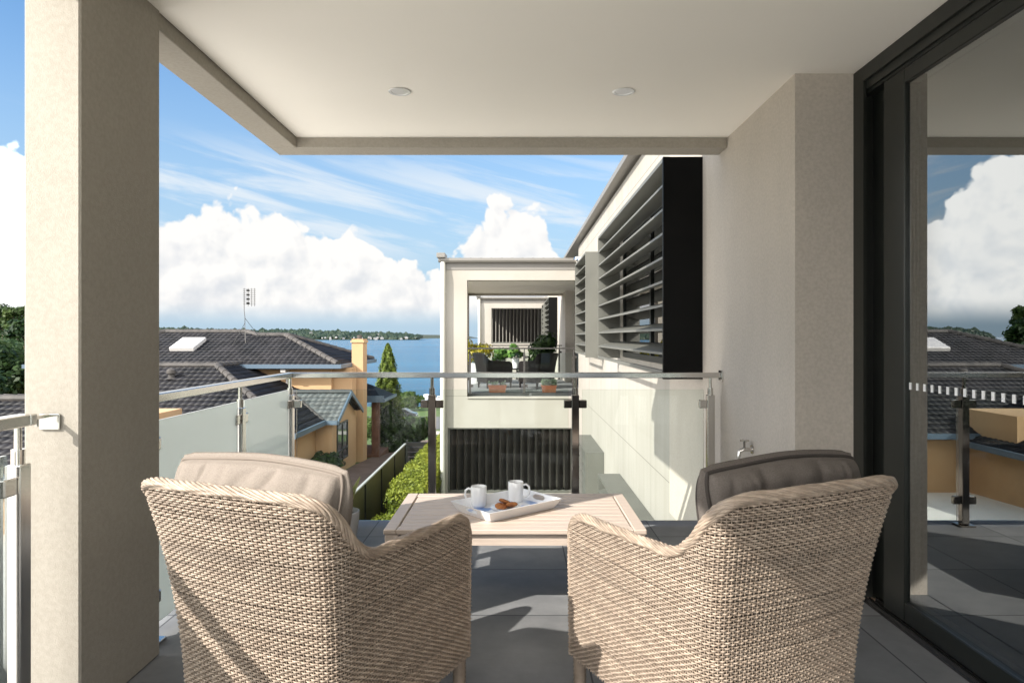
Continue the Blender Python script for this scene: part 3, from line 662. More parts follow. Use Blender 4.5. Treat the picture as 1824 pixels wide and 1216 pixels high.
# ------------------------------------------------------------------ wicker armchair
Z0 = .14
def chair_mesh(pitch, rowh, seg, amp, rh, rt, wick, inner):
    """returns meshes for the woven shell, its rim and lining"""
    def fl(z): return np.clip((z-.15)/.70, 0, 1.2)**1.9
    def plan(u, z):
        f = fl(z); wb = .285+.062*f; yb = -.335-.105*f; wf = .300+.012*f; yf = .345
        P = [(wf, yf), (wb, yb), (-wb, yb), (-wf, yf)]
        L1 = .70; L2 = .62; tot = 2*L1+L2
        s = u*tot; rc = .085
        # rounded polyline sampled by blending
        def at(q):
            if q < L1: t = q/L1; return np.array([P[0][0]+(P[1][0]-P[0][0])*t, P[0][1]+(P[1][1]-P[0][1])*t])
            if q < L1+L2: t = (q-L1)/L2; return np.array([P[1][0]+(P[2][0]-P[1][0])*t, P[1][1]])
            t = (q-L1-L2)/L1; return np.array([P[2][0]+(P[3][0]-P[2][0])*t, P[2][1]+(P[3][1]-P[2][1])*t])
        acc = np.zeros(2)
        for k, wgt in ((-1, .18), (-.5, .22), (0, .2), (.5, .22), (1, .18)):
            acc += wgt*at(min(max(s+k*rc*.62, 0), tot))
        e = at(s); edge = min(u, 1-u)*tot
        if edge < rc: acc = e
        bow = 0.028*max(0, 1-((u-.5)/.16)**2)
        return acc[0], acc[1]-bow
    def Rz(u):
        a = np.minimum(u, 1-u)
        z = np.interp(a, [0, .008, .022, .045, .10, .20, .265, .29, .312, .332, .352, .372, .40, .5], [.575, .605, .628, .638, .640, .650, .656, .672, .715, .775, .820, .838, .843, .846])
        return z
    TOT = 2.02; nst = int(round(TOT/pitch)); nu = nst*seg
    us = np.linspace(0, 1, nu+1)
    zs = np.arange(Z0+.03, .84, .02)
    grid = np.array([[plan(u, z) for u in us] for z in zs])           # nz,nu,2
    rz = Rz(us)
    Vs = []; Qs = []; Ss = []; off = 0
    def surf(z):
        k = min(max((z-zs[0])/.02, 0), len(zs)-1.001); i = int(k); f = k-i
        g = grid[i]*(1-f)+grid[i+1]*f
        return g
    def nrm(g):
        t = np.gradient(g, axis=0); t /= np.linalg.norm(t, axis=1)[:,None]
        return np.stack([t[:,1]*-1, t[:,0]], 1)*-1
    ring = [(math.cos(2*PI*k/6), math.sin(2*PI*k/6)) for k in range(6)]
    r = np.random.default_rng(11)
    nrow = int((.84-Z0)/rowh)
    for k in range(nrow):
        z = Z0+.008+k*rowh; g = surf(z); nn = nrm(g)
        ok = z < rz-.010
        wave = np.cos(PI*np.arange(nu+1)/seg + PI*(k % 2))*amp*(.85+.3*r.random())
        zz = z + r.normal()*.0003 + .0009*np.sin(us*TOT*9+r.random()*6)
        cen = np.stack([g[:,0]+nn[:,0]*wave, g[:,1]+nn[:,1]*wave, np.broadcast_to(zz, us.shape)], 1)
        idx = np.where(ok)[0]
        for run in np.split(idx, np.where(np.diff(idx) > 1)[0]+1):
            if len(run) < 4: continue
            c = cen[run]; m_ = nn[run]; L = len(run)
            ringV = np.stack([c + np.stack([m_[:,0]*a*rt, m_[:,1]*a*rt, np.full(L, b_*rh)], 1) for a, b_ in ring], 1).reshape(-1,3)
            i0 = np.arange(L-1)[:,None]*6; kk = np.arange(6)[None,:]; k2 = (kk+1) % 6
            q = np.stack([i0+kk, i0+k2, i0+6+k2, i0+6+kk], -1).reshape(-1,4)
            Vs.append(ringV); Qs.append(q+off); off += len(ringV)
            tone = np.clip(.5+.22*r.normal()+.18*np.sin(us[run]*TOT*r.uniform(3, 9)+r.random()*6), 0, 1); Ss.append(np.repeat(tone, 6))
    # upright stakes
    for j in range(0, nu+1, seg):
        u = us[j]; zt = rz[j]-.006; zz = np.linspace(Z0, zt, 14); P = np.array([surf(z)[j] for z in zz]); c = np.stack([P[:,0], P[:,1], zz], 1)
        t = np.array([1, 0, 0.]); rr = amp*.5
        gx_ = surf(.4); d = gx_[min(j+1, nu)]-gx_[max(j-1, 0)]; d /= np.linalg.norm(d); nv = np.array([d[1], -d[0]])
        ringV = np.stack([c + np.array([d[0]*a*rr+nv[0]*b_*rr, d[1]*a*rr+nv[1]*b_*rr, 0]) for a, b_ in ring[::1]], 1).reshape(-1,3); L = len(zz)
        i0 = np.arange(L-1)[:,None]*6; kk = np.arange(6)[None,:]; k2 = (kk+1) % 6
        Vs.append(ringV); Qs.append(np.stack([i0+kk, i0+k2, i0+6+k2, i0+6+kk], -1).reshape(-1,4)+off); off += len(ringV); Ss.append(np.full(len(ringV), .35))
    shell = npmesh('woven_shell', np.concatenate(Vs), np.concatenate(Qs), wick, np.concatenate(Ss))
    # lining just inside
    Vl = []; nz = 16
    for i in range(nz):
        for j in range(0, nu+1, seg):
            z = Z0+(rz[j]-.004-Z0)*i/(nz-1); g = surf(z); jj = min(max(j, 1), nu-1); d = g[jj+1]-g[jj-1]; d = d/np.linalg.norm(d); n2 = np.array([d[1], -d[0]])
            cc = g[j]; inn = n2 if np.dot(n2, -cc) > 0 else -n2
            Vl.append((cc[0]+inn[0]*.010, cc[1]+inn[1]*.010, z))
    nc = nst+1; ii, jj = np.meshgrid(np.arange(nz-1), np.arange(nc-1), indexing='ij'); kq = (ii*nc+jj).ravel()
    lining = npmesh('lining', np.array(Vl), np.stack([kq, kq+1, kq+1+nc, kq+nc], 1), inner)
    # rim rope
    up = np.linspace(Z0, rz[0], 24)[:-1]
    path = [(*surf(z)[0], z) for z in up] + [(*surf(rz[j])[j], rz[j]) for j in range(0, nu+1, 2)] + [(*surf(z)[-1], z) for z in up[::-1]]
    path = np.array(path)
    # inward shift so that the roll straddles the edge
    d = np.linalg.norm(np.diff(path, axis=0), axis=1); s = np.concatenate([[0], np.cumsum(d)]); S = np.arange(0, s[-1], .007)
    P = np.stack([np.interp(S, s, path[:,i]) for i in range(3)], 1)
    K = np.ones(7)/7; Ps = P.copy()
    for i in range(3): Ps[3:-3,i] = np.convolve(P[:,i], K, 'valid')
    P = Ps; T = np.gradient(P, axis=0); T /= np.linalg.norm(T, axis=1)[:,None]
    radial = np.stack([P[:,0], P[:,1]-.05, np.zeros(len(P))], 1); radial /= np.linalg.norm(radial, axis=1)[:,None]
    A = radial - T*np.sum(radial*T, 1)[:,None]; A /= np.linalg.norm(A, axis=1)[:,None]; Bn = np.cross(T, A)
    P = P - A*.008
    Vr = []; Qr = []; Sr = []; off = 0; ns = 12
    fat = np.interp(np.arange(len(P))*.007, [0, .45, .55, .007*len(P)-.55, .007*len(P)-.45, .007*len(P)], [.5, .6, 1, 1, .6, .5])
    for q in range(ns):
        ph = 2*PI*q/ns + S[:len(P)]*2*PI/.30 + .12*np.sin(S[:len(P)]*37+q)
        dip = 1 - .10*(1+np.cos(S[:len(P)]*2*PI/.050 + q*2*PI*4/ns))
        c = P + A*(np.cos(ph)*.0155*fat*dip)[:,None] + Bn*(np.sin(ph)*.0130*fat*dip)[:,None]
        t = np.gradient(c, axis=0); t /= np.linalg.norm(t, axis=1)[:,None]
        a1 = np.cross(t, Bn); a1 /= np.linalg.norm(a1, axis=1)[:,None]; b1 = np.cross(t, a1)
        rr = (.0044*fat*(1+.12*np.sin(S[:len(P)]*61+q*2)))[:,None]
        ringV = np.stack([c + a1*x*rr + b1*y*rr for x, y in ring], 1).reshape(-1,3); L = len(P)
        i0 = np.arange(L-1)[:,None]*6; kk = np.arange(6)[None,:]; k2 = (kk+1) % 6
        Vr.append(ringV); Qr.append(np.stack([i0+kk, i0+k2, i0+6+k2, i0+6+kk], -1).reshape(-1,4)+off); off += len(ringV)
        Sr.append(np.full(len(ringV), np.clip(.55+.25*r.normal(), 0, 1)))
    rim = npmesh('braided_rim', np.concatenate(Vr), np.concatenate(Qr), wick, np.concatenate(Sr))
    return shell, lining, rim
def pillow(W, H, T, nx=90, nz=48, wr=1.0, seed=0, taper=0.0):
    """box cushion standing in xz, thickness along y"""
    V = []; r = random.Random(seed); n = nx; F = []
    ph = [r.uniform(0, 6) for _ in range(8)]
    gro = [(-.75+.27*k_+r.uniform(-.08, .08), r.uniform(-.35, .1), r.uniform(.003, .010), r.uniform(.025, .06)) for k_ in range(7)]
    def edge_xz(a, c):
        x = a*W/2*(1-.035*(c*c))*(1-taper*(1-c)/2); z = c*H/2*(1-.05*(1-a*a)*0 - .03*a*a)
        cn = 1-.065*(abs(a)*abs(c))**5; x *= cn; z *= cn
        z += (.010*math.sin(a*3.1+ph[0]) + .022*(a*a-.45))*max(c, 0)
        return x, z
    for side in (-1, 1):
        for j in range(nz+1):
            for i in range(nx+1):
                a = -1+2*i/nx; c = -1+2*j/nz
                a2 = math.copysign(abs(a)**.8, a); c2 = math.copysign(abs(c)**.8, c)
                x, z = edge_xz(a2, c2)
                e = (1-abs(a2)**5)*(1-abs(c2)**5)
                bul = T*.5*((.62*(1-.9*max(0, c2)**2)+.38*e**.6) if side > 0 else (.16+.95*e**.40))
                wrk = (1.0 if side > 0 else 1.9)*(.006*math.sin(a*11+ph[1]+2.0*math.sin(c*1.2+ph[2]))*abs(c)**1.5 + .004*math.sin(a*23+ph[3]+3*c)*abs(c)**3 + .003*math.sin(c*17+ph[4]))*wr*e
                if side < 0:
                    for (g0, gs, gd, gw) in gro: wrk -= wr*gd*math.exp(-((a-g0-gs*(1-c))/gw)**2)*max(0, min(1, (c+.2)*1.6))*min(1, e*2.5)
                V.append((x, side*(bul+wrk), z))
        o = (0 if side < 0 else (nx+1)*(nz+1))
        for j in range(nz):
            for i in range(nx):
                q = o+j*(nx+1)+i; F.append((q, q+1, q+nx+2, q+nx+1))
    o = (nx+1)*(nz+1); rim = [i for i in range(nx+1)] + [j*(nx+1)+nx for j in range(1, nz+1)] + [nz*(nx+1)+i for i in range(nx-1, -1, -1)] + [j*(nx+1) for j in range(nz-1, 0, -1)]
    # rounded side band
    ring = []
    for k in range(1, 4):
        f = k/4; base = len(V)
        for q in rim:
            p = Vector(V[q]); s_ = Vector(V[q+o]); c = p.lerp(s_, f); d = Vector((c.x/(W/2), 0, c.z/(H/2))); m_ = max(abs(d.x), abs(d.z)); d = Vector((d.x if abs(d.x) > .9*m_ else 0, 0, d.z if abs(d.z) > .9*m_ else 0)).normalized()
            V.append(tuple(c+d*.022*math.sin(PI*f)))
        ring.append([base+k2 for k2 in range(len(rim))])
    loops = [rim]+ring+[[q+o for q in rim]]
    for A_, B_ in zip(loops[:-1], loops[1:]):
        for k in range(len(rim)): k2 = (k+1) % len(rim); F.append((A_[k], A_[k2], B_[k2], B_[k]))
    me = bpy.data.meshes.new('cushion'); me.from_pydata(V, [], F); me.update(); fixn(me); me.polygons.foreach_set('use_smooth', [True]*len(me.polygons)); me.materials.append(M['cushion_fabric'])
    pb = MB()
    for oo, sg in ((0, -1), (o, 1)):
        pts = [Vector(V[q+oo]) for q in rim]
        pts = [p + Vector((p.x, 0, p.z)).normalized()*.004 + Vector((0, sg*.003, 0)) for p in pts]
        pb.tube(pts, .0052, 8, closed=True)
    return me, pb
SHELL = chair_mesh(.0140, .0072, 4, .0034, .0027, .0025, 'wicker', 'wicker_inner')
def make_chair(name, label, loc, rotz, meshes, legm, group, cushions=True, seed=1):
    t = thing(name, label, 'armchair', loc, rotz, group)
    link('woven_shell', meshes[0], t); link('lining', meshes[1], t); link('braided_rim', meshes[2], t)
    for sx in (-1, 1):
        for sy, yy, xx in ((1, .315, .275), (-1, -.30, .25)):
            b = MB(); pts = [(sx*xx, yy, 0), (sx*xx, yy, .02)]; rs = [.018, .02]
            for k in range(18):
                pts.append((sx*xx, yy, .022+.0075*k)); rs.append(.021 if k % 2 else .0235)
            b.tube(pts, rs, 10); obj('leg', b, legm, t, smooth=True)
    b = MB(); b.box(-.27, .27, -.30, .335, .17, .30); obj('seat_frame', b, legm, t)
    return t
def add_cushions(t, seed, sx):
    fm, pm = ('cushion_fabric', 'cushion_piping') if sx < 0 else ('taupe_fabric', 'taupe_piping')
    c, pb = pillow(.66 if sx < 0 else .63, .48, .15, seed=seed, taper=.34)
    o = link('back_cushion', c, t); o.location = (-.083 if sx < 0 else .088, -.262, .642); o.rotation_euler = (R(-9), 0, 0)
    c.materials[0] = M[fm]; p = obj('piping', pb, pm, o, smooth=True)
    c2, pb2 = pillow(.475, .54, .12, seed=seed+5, wr=.6)
    o2 = link('seat_cushion', c2, t); o2.location = (0, .03, .365); o2.rotation_euler = (R(90), 0, 0)
    obj('piping', pb2, 'cushion_piping', o2, smooth=True)
ch1 = make_chair('wicker_armchair', 'sunlit pale wicker armchair with bright beige cushion, beside the column', (-.576, 2.166, 0), R(-24.2), SHELL, 'wicker', 'wicker armchairs on the near balcony')
add_cushions(ch1, 3, -1)
ch2 = make_chair('wicker_armchair', 'wicker armchair with darker taupe cushion, in front of the sliding door', (.602, 2.185, 0), R(25.5), SHELL, 'wicker', 'wicker armchairs on the near balcony')
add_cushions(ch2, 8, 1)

# ------------------------------------------------------------------ coffee table
tb = thing('coffee_table', 'low taupe slatted coffee table between the two wicker armchairs', 'table', (-.006, 3.305, 0))
zt = .405; hx, hy = .572, .345; bw = .055
b = MB()
b.bbox(-hx, -hx+bw, -hy, hy, zt-.022, zt, .003); b.bbox(hx-bw, hx, -hy, hy, zt-.022, zt, .003)
b.bbox(-hx+bw+.001, hx-bw-.001, -hy, -hy+bw, zt-.022, zt-.0005, .003); b.bbox(-hx+bw+.001, hx-bw-.001, hy-bw, hy, zt-.022, zt-.0005, .003)
obj('frame', b, 'table_taupe', tb)
b = MB(); ns = 9; sw = (2*hy-2*bw)/ns
for i in range(ns):
    y0 = -hy+bw+i*sw; b.bbox(-hx+bw+.007, hx-bw-.007, y0+.0025, y0+sw-.0025, zt-.018, zt-.0015, .002)
obj('slats', b, 'table_taupe', tb)
for sx in (-1, 1):
    for sy in (-1, 1):
        b = MB(); b.bbox(sx*(hx-.035)-.03, sx*(hx-.035)+.03, sy*(hy-.035)-.03, sy*(hy-.035)+.03, 0, zt-.0225, .004); obj('leg', b, 'table_taupe', tb)
b = MB()
for sy in (-1, 1): b.box(-hx+.07, hx-.07, sy*(hy-.035)-.012, sy*(hy-.035)+.012, zt-.075, zt-.0225)
for sx in (-1, 1): b.box(sx*(hx-.035)-.012, sx*(hx-.035)+.012, -hy+.07, hy-.07, zt-.075, zt-.0225)
obj('apron', b, 'table_taupe', tb)

# tray with handle holes
TR = (-.048, 3.305, zt); TA = R(40)
tr = thing('serving_tray', 'white serving tray with cut out handles and blue printed base on the coffee table', 'tray', TR, TA)
L, W_, Hh, fo = .195, .125, .048, .028
def tray_shell():
    b = MB(); th = .005
    def pt(x, y, z, inset=0): 
        f = z/Hh; return (math.copysign(L+fo*f-inset, x), math.copysign(W_+fo*f-inset, y), z)
    # long sides
    for sy in (-1, 1):
        q = [pt(-1,sy,0), pt(1,sy,0), pt(1,sy,Hh), pt(-1,sy,Hh), pt(-1,sy,0.006,th), pt(1,sy,0.006,th), pt(1,sy,Hh,th), pt(-1,sy,Hh,th)]
        b.add(q, [(0,1,2,3), (7,6,5,4), (3,2,6,7)])
    # short sides with a hole
    for sx in (-1, 1):
        for ins, flip in ((0, 0), (th, 1)):
            outer = []; inner = []; n = 28
            for k in range(n):
                a = 2*PI*k/n; cy, cz = math.cos(a), math.sin(a)
                # outer rectangle by ray
                m_ = max(abs(cy), abs(cz)); yy = cy/m_; zz_ = cz/m_
                z = Hh/2+zz_*Hh/2; y = yy*(W_+fo*z/Hh-ins); x = sx*(L+fo*z/Hh-ins)
                outer.append((x, y, z if z > .003 or not ins else .006))
                y2 = math.copysign(abs(cy)**.7, cy)*.045; z2 = Hh*.60+math.copysign(abs(cz)**.8, cz)*.0115
                inner.append((sx*(L+fo*z2/Hh-ins), y2, z2))
            b.add(outer+inner, [(k, (k+1) % n, n+(k+1) % n, n+k) for k in range(n)])
        n = 28; o = len(b.v); 
        A = o-2*2*n; B = o-2*n
        b.f += [(A+n+k, A+n+(k+1) % n, B+n+(k+1) % n, B+n+k) for k in range(n)]
        q = [pt(sx,-1,Hh), pt(sx,1,Hh), pt(sx,1,Hh,th), pt(sx,-1,Hh,th)]; b.add(q, [(0,1,2,3)])
    b.add([pt(-1,-1,0), pt(1,-1,0), pt(1,1,0), pt(-1,1,0)], [(3,2,1,0)])
    return b
obj('rim', tray_shell(), 'tray_white', tr)
b = MB(); b.box(-L+.003, L-.003, -W_+.003, W_-.003, .003, .0065); obj('printed_base', b, 'tray_print', tr)
def mug(label, loc, rz):
    t = thing('mug', label, 'mug', loc, rz, 'mugs on the tray')
    b = MB(); b.lathe([(.0, .004), (.030, .004), (.030, 0), (.034, .003), (.0375, .012), (.0385, .05), (.0390, .098), (.0375, .1), (.0360, .098), (.0355, .012), (.0, .009)], 36); obj('body', b, 'white_ceramic', t, smooth=True)
    b = MB(); b.tube([(-.0370, 0, .082), (-.052, 0, .086), (-.066, 0, .076), (-.070, 0, .055), (-.064, 0, .034), (-.050, 0, .022), (-.0365, 0, .022)], .0055, 10); obj('handle', b, 'white_ceramic', t, smooth=True)
    b = MB(); b.lathe([(.0, .086), (.0358, .086)], 24); obj('coffee', b, 'coffee', t)
mug('white mug at the left end of the tray, handle to the left', (-.185, 3.34, zt+.007), R(-12))
mug('white mug at the back of the tray behind the biscuits', (-.004, 3.445, zt+.007), R(180))
pl = obj('plate', MB().lathe([(.0, 0), (.045, 0), (.072, .010), (.0735, .012), (.071, .0125), (.045, .005), (.0, .004)], 36, (0,0,0)), 'white_ceramic', None, (-.052, 3.285, zt+.007), smooth=True); tag(pl, 'small white plate holding the biscuits on the tray', 'plate')
for i, (dx_, dy_, dz_, rx, ry, lab) in enumerate(((-.022, -.016, .019, .25, .1, 'golden oat biscuit lying lowest at the left of the plate'), (.018, .022, .019, -.2, .1, 'golden oat biscuit at the back of the plate'), (.028, -.012, .026, .15, .5, 'golden oat biscuit leaning at the right of the plate'), (-.004, .004, .036, .4, -.3, 'topmost golden oat biscuit of the small pile'))):
    b = MB(); prof = [(.0, -.006), (.020, -.007), (.029, -.003), (.030, .001), (.024, .006), (.012, .008), (.0, .0085)]
    b.lathe(prof, 26); rr = random.Random(i)
    b.v = [(x*(1+rr.uniform(-.07, .07)), y*(1+rr.uniform(-.07, .07)), z+rr.uniform(-.0015, .0015)) for x, y, z in b.v]
    o = obj('biscuit', b, 'biscuit', None, (-.052+dx_, 3.285+dy_, zt+.007+dz_), smooth=True); o.rotation_euler = (rx, ry, i); tag(o, lab, 'biscuit', 'biscuits on the plate')

# potted plant beside the left chair
def spear_plant(t, n, h, m, seed, spread=.1, wd=.018):
    r = random.Random(seed); V = []; Q = []; S = []
    for i in range(n):
        a = r.uniform(0, 2*PI); lean = r.uniform(.05, .5); hh = h*r.uniform(.6, 1.0); tone = r.random(); o = len(V); px, py = r.uniform(-.04, .04), r.uniform(-.04, .04)
        for k in range(7):
            f = k/6; rad = spread*lean*2*f**1.4; c = Vector((px+math.cos(a)*rad, py+math.sin(a)*rad, hh*f*(1-.15*lean*f))); wv = wd*(math.sin(PI*(.18+.80*f))**.7 if f < 1 else .05)
            s_ = Vector((-math.sin(a+.6*f), math.cos(a+.6*f), 0))*wv; dd = Vector((math.cos(a), math.sin(a), 0))*wv*.35
            V += [tuple(c-s_), tuple(c-dd), tuple(c+s_)]; S += [.9, .15+.4*tone, .9]
        for k in range(6):
            q = o+k*3; Q += [(q, q+1, q+4, q+3), (q+1, q+2, q+5, q+4)]
    return npmesh('leaves', V, Q, m, S)
pp = thing('potted_plant', 'spiky variegated plant in a round grey pot beside the left armchair', 'plant', (-1.03, 3.98, 0))
b = MB(); b.lathe([(.0, 0), (.075, 0), (.095, .06), (.108, .16), (.112, .225), (.104, .228), (.098, .20), (.0, .195)], 32); obj('pot', b, 'pot_grey', pp, smooth=True)
b = MB(); b.lathe([(.0, .205), (.1, .2)], 20); obj('soil', b, 'soil', pp)
o = link('leaves', spear_plant(pp, 22, .25, 'spear_leaf', 4, .16), pp); o.location = (0, 0, .2)

# ------------------------------------------------------------------ repeated wings of the apartment block
def wing(Y0, label, upper_screen, deep=5.2):
    t = thing('apartment_wing', label, 'building', (0, Y0, -3.5), 0, 'balcony wings of the apartment block')
    xl, xr = -1.56, XW+.004; a = -1.076
    b = MB(); th = .24
    b.box(xl, a, Y0, Y0+th, -.74, 2.74); b.box(a, xr, Y0, Y0+th, 2.475, 2.74); b.box(a, xr, Y0, Y0+th, -.74, -.10); b.box(xl, -1.5, Y0, Y0+th, -5, -.74); b.box(-1.5, xr, Y0, Y0+th, -5, -2.16); b.box(1.225, xr, Y0, Y0+th, -2.16, -.74)
    if upper_screen: b.box(a, xr, Y0, Y0+th, -.1, .95)
    part('facade', b, 'clad_wall', t)
    if not upper_screen:
        b = MB(); b.bbox(a, xr, Y0-.03, Y0+th, -.10, -.06, .004); part('sill', b, 'wall_white', t)
    b = MB(); b.box(xl, xl+.17, Y0+deep-.5, Y0+deep, .0, 2.45); b.box(xl, xl+.17, Y0+th, Y0+deep-.2, 2.446, 2.74); b.box(xl, xr, Y0+deep-.19, Y0+deep, 2.446, 2.74); part('edge_beam', b, 'render_cream', t)
    b = MB(); b.box(xl+.17, 1.62, Y0+th, Y0+deep-.19, ZC, ZC+.1); part('ceiling', b, 'ceiling_white', t)
    b = MB(); b.box(xl, 1.62, Y0+th, Y0+deep, -.25, -.003); part('floor', b, 'slate_tile', t)
    b = MB(); b.box(xl, xl+.2, Y0+th, Y0+deep, -6, -.25); b.box(xl+.2, xr, Y0+deep-.2, Y0+deep, -6, -.25); b.box(xr, 1.62, Y0+deep-1.25, Y0+14.3, -6, 3.2); b.box(1.625, 1.8, Y0+th, Y0+deep-1.25, -3, 2.74); part('wall', b, 'render_taupe', t)
    b = MB(); b.box(1.60, 1.622, Y0+th, Y0+deep-1.25, 0, 2.5); part('sliding_door', b, 'frame_metal', t)
    b = MB(); b.box(xl-.09, 1.7, Y0-.07, Y0+deep, 2.88, 2.92)
    for i in range(14): b.prism([(Y0-.09, 2.92), (Y0-.09, 2.955), (Y0+deep, 2.955), (Y0+deep, 2.92)], 0, xl+.12+i*.225-.022, xl+.12+i*.225+.022)
    part('roof', b, 'gutter_grey', t)
    b = MB(); b.box(xl-.02, xr, Y0-.012, Y0, 2.70, 2.86); part('fascia', b, 'gutter_grey', t)
    b = MB(); b.prism([(Y0-.012, 2.855), (Y0-.11, 2.855), (Y0-.135, 2.89), (Y0-.135, 2.945), (Y0-.12, 2.945), (Y0-.115, 2.90), (Y0-.09, 2.872), (Y0-.012, 2.872)], 0, xl-.13, xr); b.bbox(xl-.16, xl+.02, Y0-.2, Y0+.3, 2.95, 3.05); part('gutter', b, 'gutter_grey', t)
    b = MB(); xp = xl-.035; b.tube([(xp, Y0-.07, 2.86), (xp, Y0-.08, 2.74), (xp, Y0-.10, 2.6), (xp, Y0-.10, -5)], .055, 12); part('downpipe', b, 'pipe_grey', t, True)
    for z in (2.2, .3, -1.2):
        q = MB(); q.tube([(xp, Y0-.10, z), (xp, Y0-.10, z+.03)], .060, 12); q.box(xp-.01, xp+.05, Y0-.06, Y0+.001, z+.005, z+.025); part('pipe_clip', q, 'pipe_grey', t)
    def screen(x0, x1, z0, z1, nb):
        f = MB(); f.box(x0, x1, Y0+.05, Y0+.10, z1-.03, z1); f.box(x0, x1, Y0+.05, Y0+.10, z0, z0+.05); f.box(x0, x0+.03, Y0+.05, Y0+.10, z0+.05, z1-.03); f.box(x1-.03, x1, Y0+.05, Y0+.10, z0+.05, z1-.03)
        p = part('louvre_screen', f, 'olive_metal', t)
        s = MB(); n = nb; st = (x1-x0-.06)/n
        for i in range(n):
            c = x0+.03+(i+.5)*st; m = Matrix.Translation((c, Y0+.075, 0)) @ Matrix.Rotation(R(38), 4, 'Z'); s.box(-st*.47, st*.47, -.009, .009, z0+.055, z1-.035, m)
        sub('blades', s, 'slat_black', p)
        k = MB(); k.box(x0-.1, x1+.1, Y0+1.9, Y0+1.95, z0-.3, z1+.1); part('back_wall', k, 'wall_white', t)
    screen(-1.49, 1.22, -2.15, -.745, 17)
    if upper_screen: screen(a+.002, 1.10, .96, 2.47, 14)
    louvre(t, Y0+7.6, Y0+11.2, .955, 2.55, 'black_metal', win=False); louvre(t, Y0+12.2, Y0+13.9, .955, 2.55, win=False)
    return t
W2 = wing(14.87, 'nearer cream wing with an open balcony over vertical black louvres', False)
W3 = wing(29.3, 'farther cream wing with an upper black louvre screen, seen through the open balcony', True)
def balcony_rail(Y, label, ys=None, x0=-1.07, x1=1.33):
    t = thing('glass_balustrade', label, 'balustrade', (0, Y, 0))
    b = MB(); b.bbox(x0, x1, Y-.02, Y+.02, .975, 1.007, .003); part('handrail', b, 'dark_steel', t)
    for x in (x0+.05, (x0+x1)/2+.04, x1-.08): post(t, x, Y, [(1, 0)], m='dark_steel', clampm='dark_steel')
    for i in range(2):
        xa = x0+.1+(x1-x0-.1)/2*i; b = MB(); b.box(xa, xa+(x1-x0)/2-.17, Y-.005, Y+.005, .05, .89); part('clear_panel', b, 'clear_glass', t)
balcony_rail(14.95, 'clear glass balustrade across the near side of the neighbouring balcony')
balcony_rail(19.95, 'clear glass balustrade across the far side of the neighbouring balcony', x0=-1.38)

# things on the neighbouring balcony
LOW = chair_mesh(.04, .02, 3, .005, .010, .005, 'black_wicker', 'black_wicker')
make_chair('wicker_armchair', 'dark wicker armchair on the neighbouring balcony, left one beside the yellow shrub', (-.55, 16.75, 0), R(-62), LOW, 'black_wicker', 'dark armchairs on the neighbouring balcony')
make_chair('wicker_armchair', 'dark wicker armchair on the neighbouring balcony, right one before the dark bush', (.50, 16.7, 0), R(38), LOW, 'black_wicker', 'dark armchairs on the neighbouring balcony')
def bush(name, label, loc, pot, potm, h, rad, m, n, size, seed, group=None, pz=0):
    t = thing(name, label, 'plant', loc, 0, group); r = np.random.default_rng(seed)
    b = MB(); b.lathe([(0, 0), (pot[0]*.75, 0), (pot[0], pot[1]), (pot[0]*.9, pot[1]), (pot[0]*.85, pot[1]*.9), (0, pot[1]*.88)], 18); obj('pot', b, potm, t, smooth=True)
    d = r.normal(size=(n,3)); d /= np.linalg.norm(d, axis=1)[:,None]; rr = r.random(n)**.4
    cl = r.integers(0, 9, n); cc = r.normal(size=(9,3))*np.array([rad*.45, rad*.45, h*.22])
    P = cc[cl] + d*rr[:,None]*np.array([rad*.6, rad*.6, h*.33]) + np.array([0, 0, pot[1]+h*.45]); P[:,2] = np.maximum(P[:,2], pot[1]*.8)
    V, Q, S = leaves(P, size, seed=seed); link('leaves', npmesh('leaves', V, Q, m, S, False), t)
    b = MB()
    for k in range(4): b.tube([(0,0,pot[1]*.85), (cc[k][0]*.6, cc[k][1]*.6, pot[1]+h*.3), (cc[k][0], cc[k][1], pot[1]+h*.45+cc[k][2])], [.015, .01, .006], 6)
    obj('stem', b, 'bark', t)
    return t
bush('potted_plant', 'yellow green shrub in a tall dark pot at the left of the neighbouring balcony', (-1.08, 18.2, 0), (.17, .55), 'pot_grey', .62, .30, 'yellow_leaf', 900, .05, 21)
bush('potted_plant', 'bright green leafy plant in a white pot between the dark armchairs', (-.02, 18.0, .42), (.10, .26), 'white_ceramic', .32, .20, 'bright_leaf', 420, .055, 22)
bush('potted_plant', 'light green fern in a dark pot left of the white pot', (-.42, 18.6, .4), (.12, .22), 'pot_grey', .38, .28, 'bright_leaf', 420, .06, 25)
bush('potted_plant', 'dark glossy bush standing behind the right dark armchair', (.75, 18.3, 0), (.20, .6), 'pot_grey', .75, .36, 'dark_leaf', 1200, .06, 23)
pst = thing('plant_stand', 'dark round side table carrying the pots between the dark armchairs', 'table', (-.2, 18.25, 0))
b = MB(); b.lathe([(0, .385), (.45, .385), (.45, .415), (0, .415)], 24); obj('top', b, 'black_wicker', pst)
for k in range(3): b = MB(); b.tube([(math.cos(k*2.1)*.35, math.sin(k*2.1)*.35, 0), (math.cos(k*2.1)*.2, math.sin(k*2.1)*.2, .385)], .02, 8); obj('leg', b, 'black_wicker', pst)
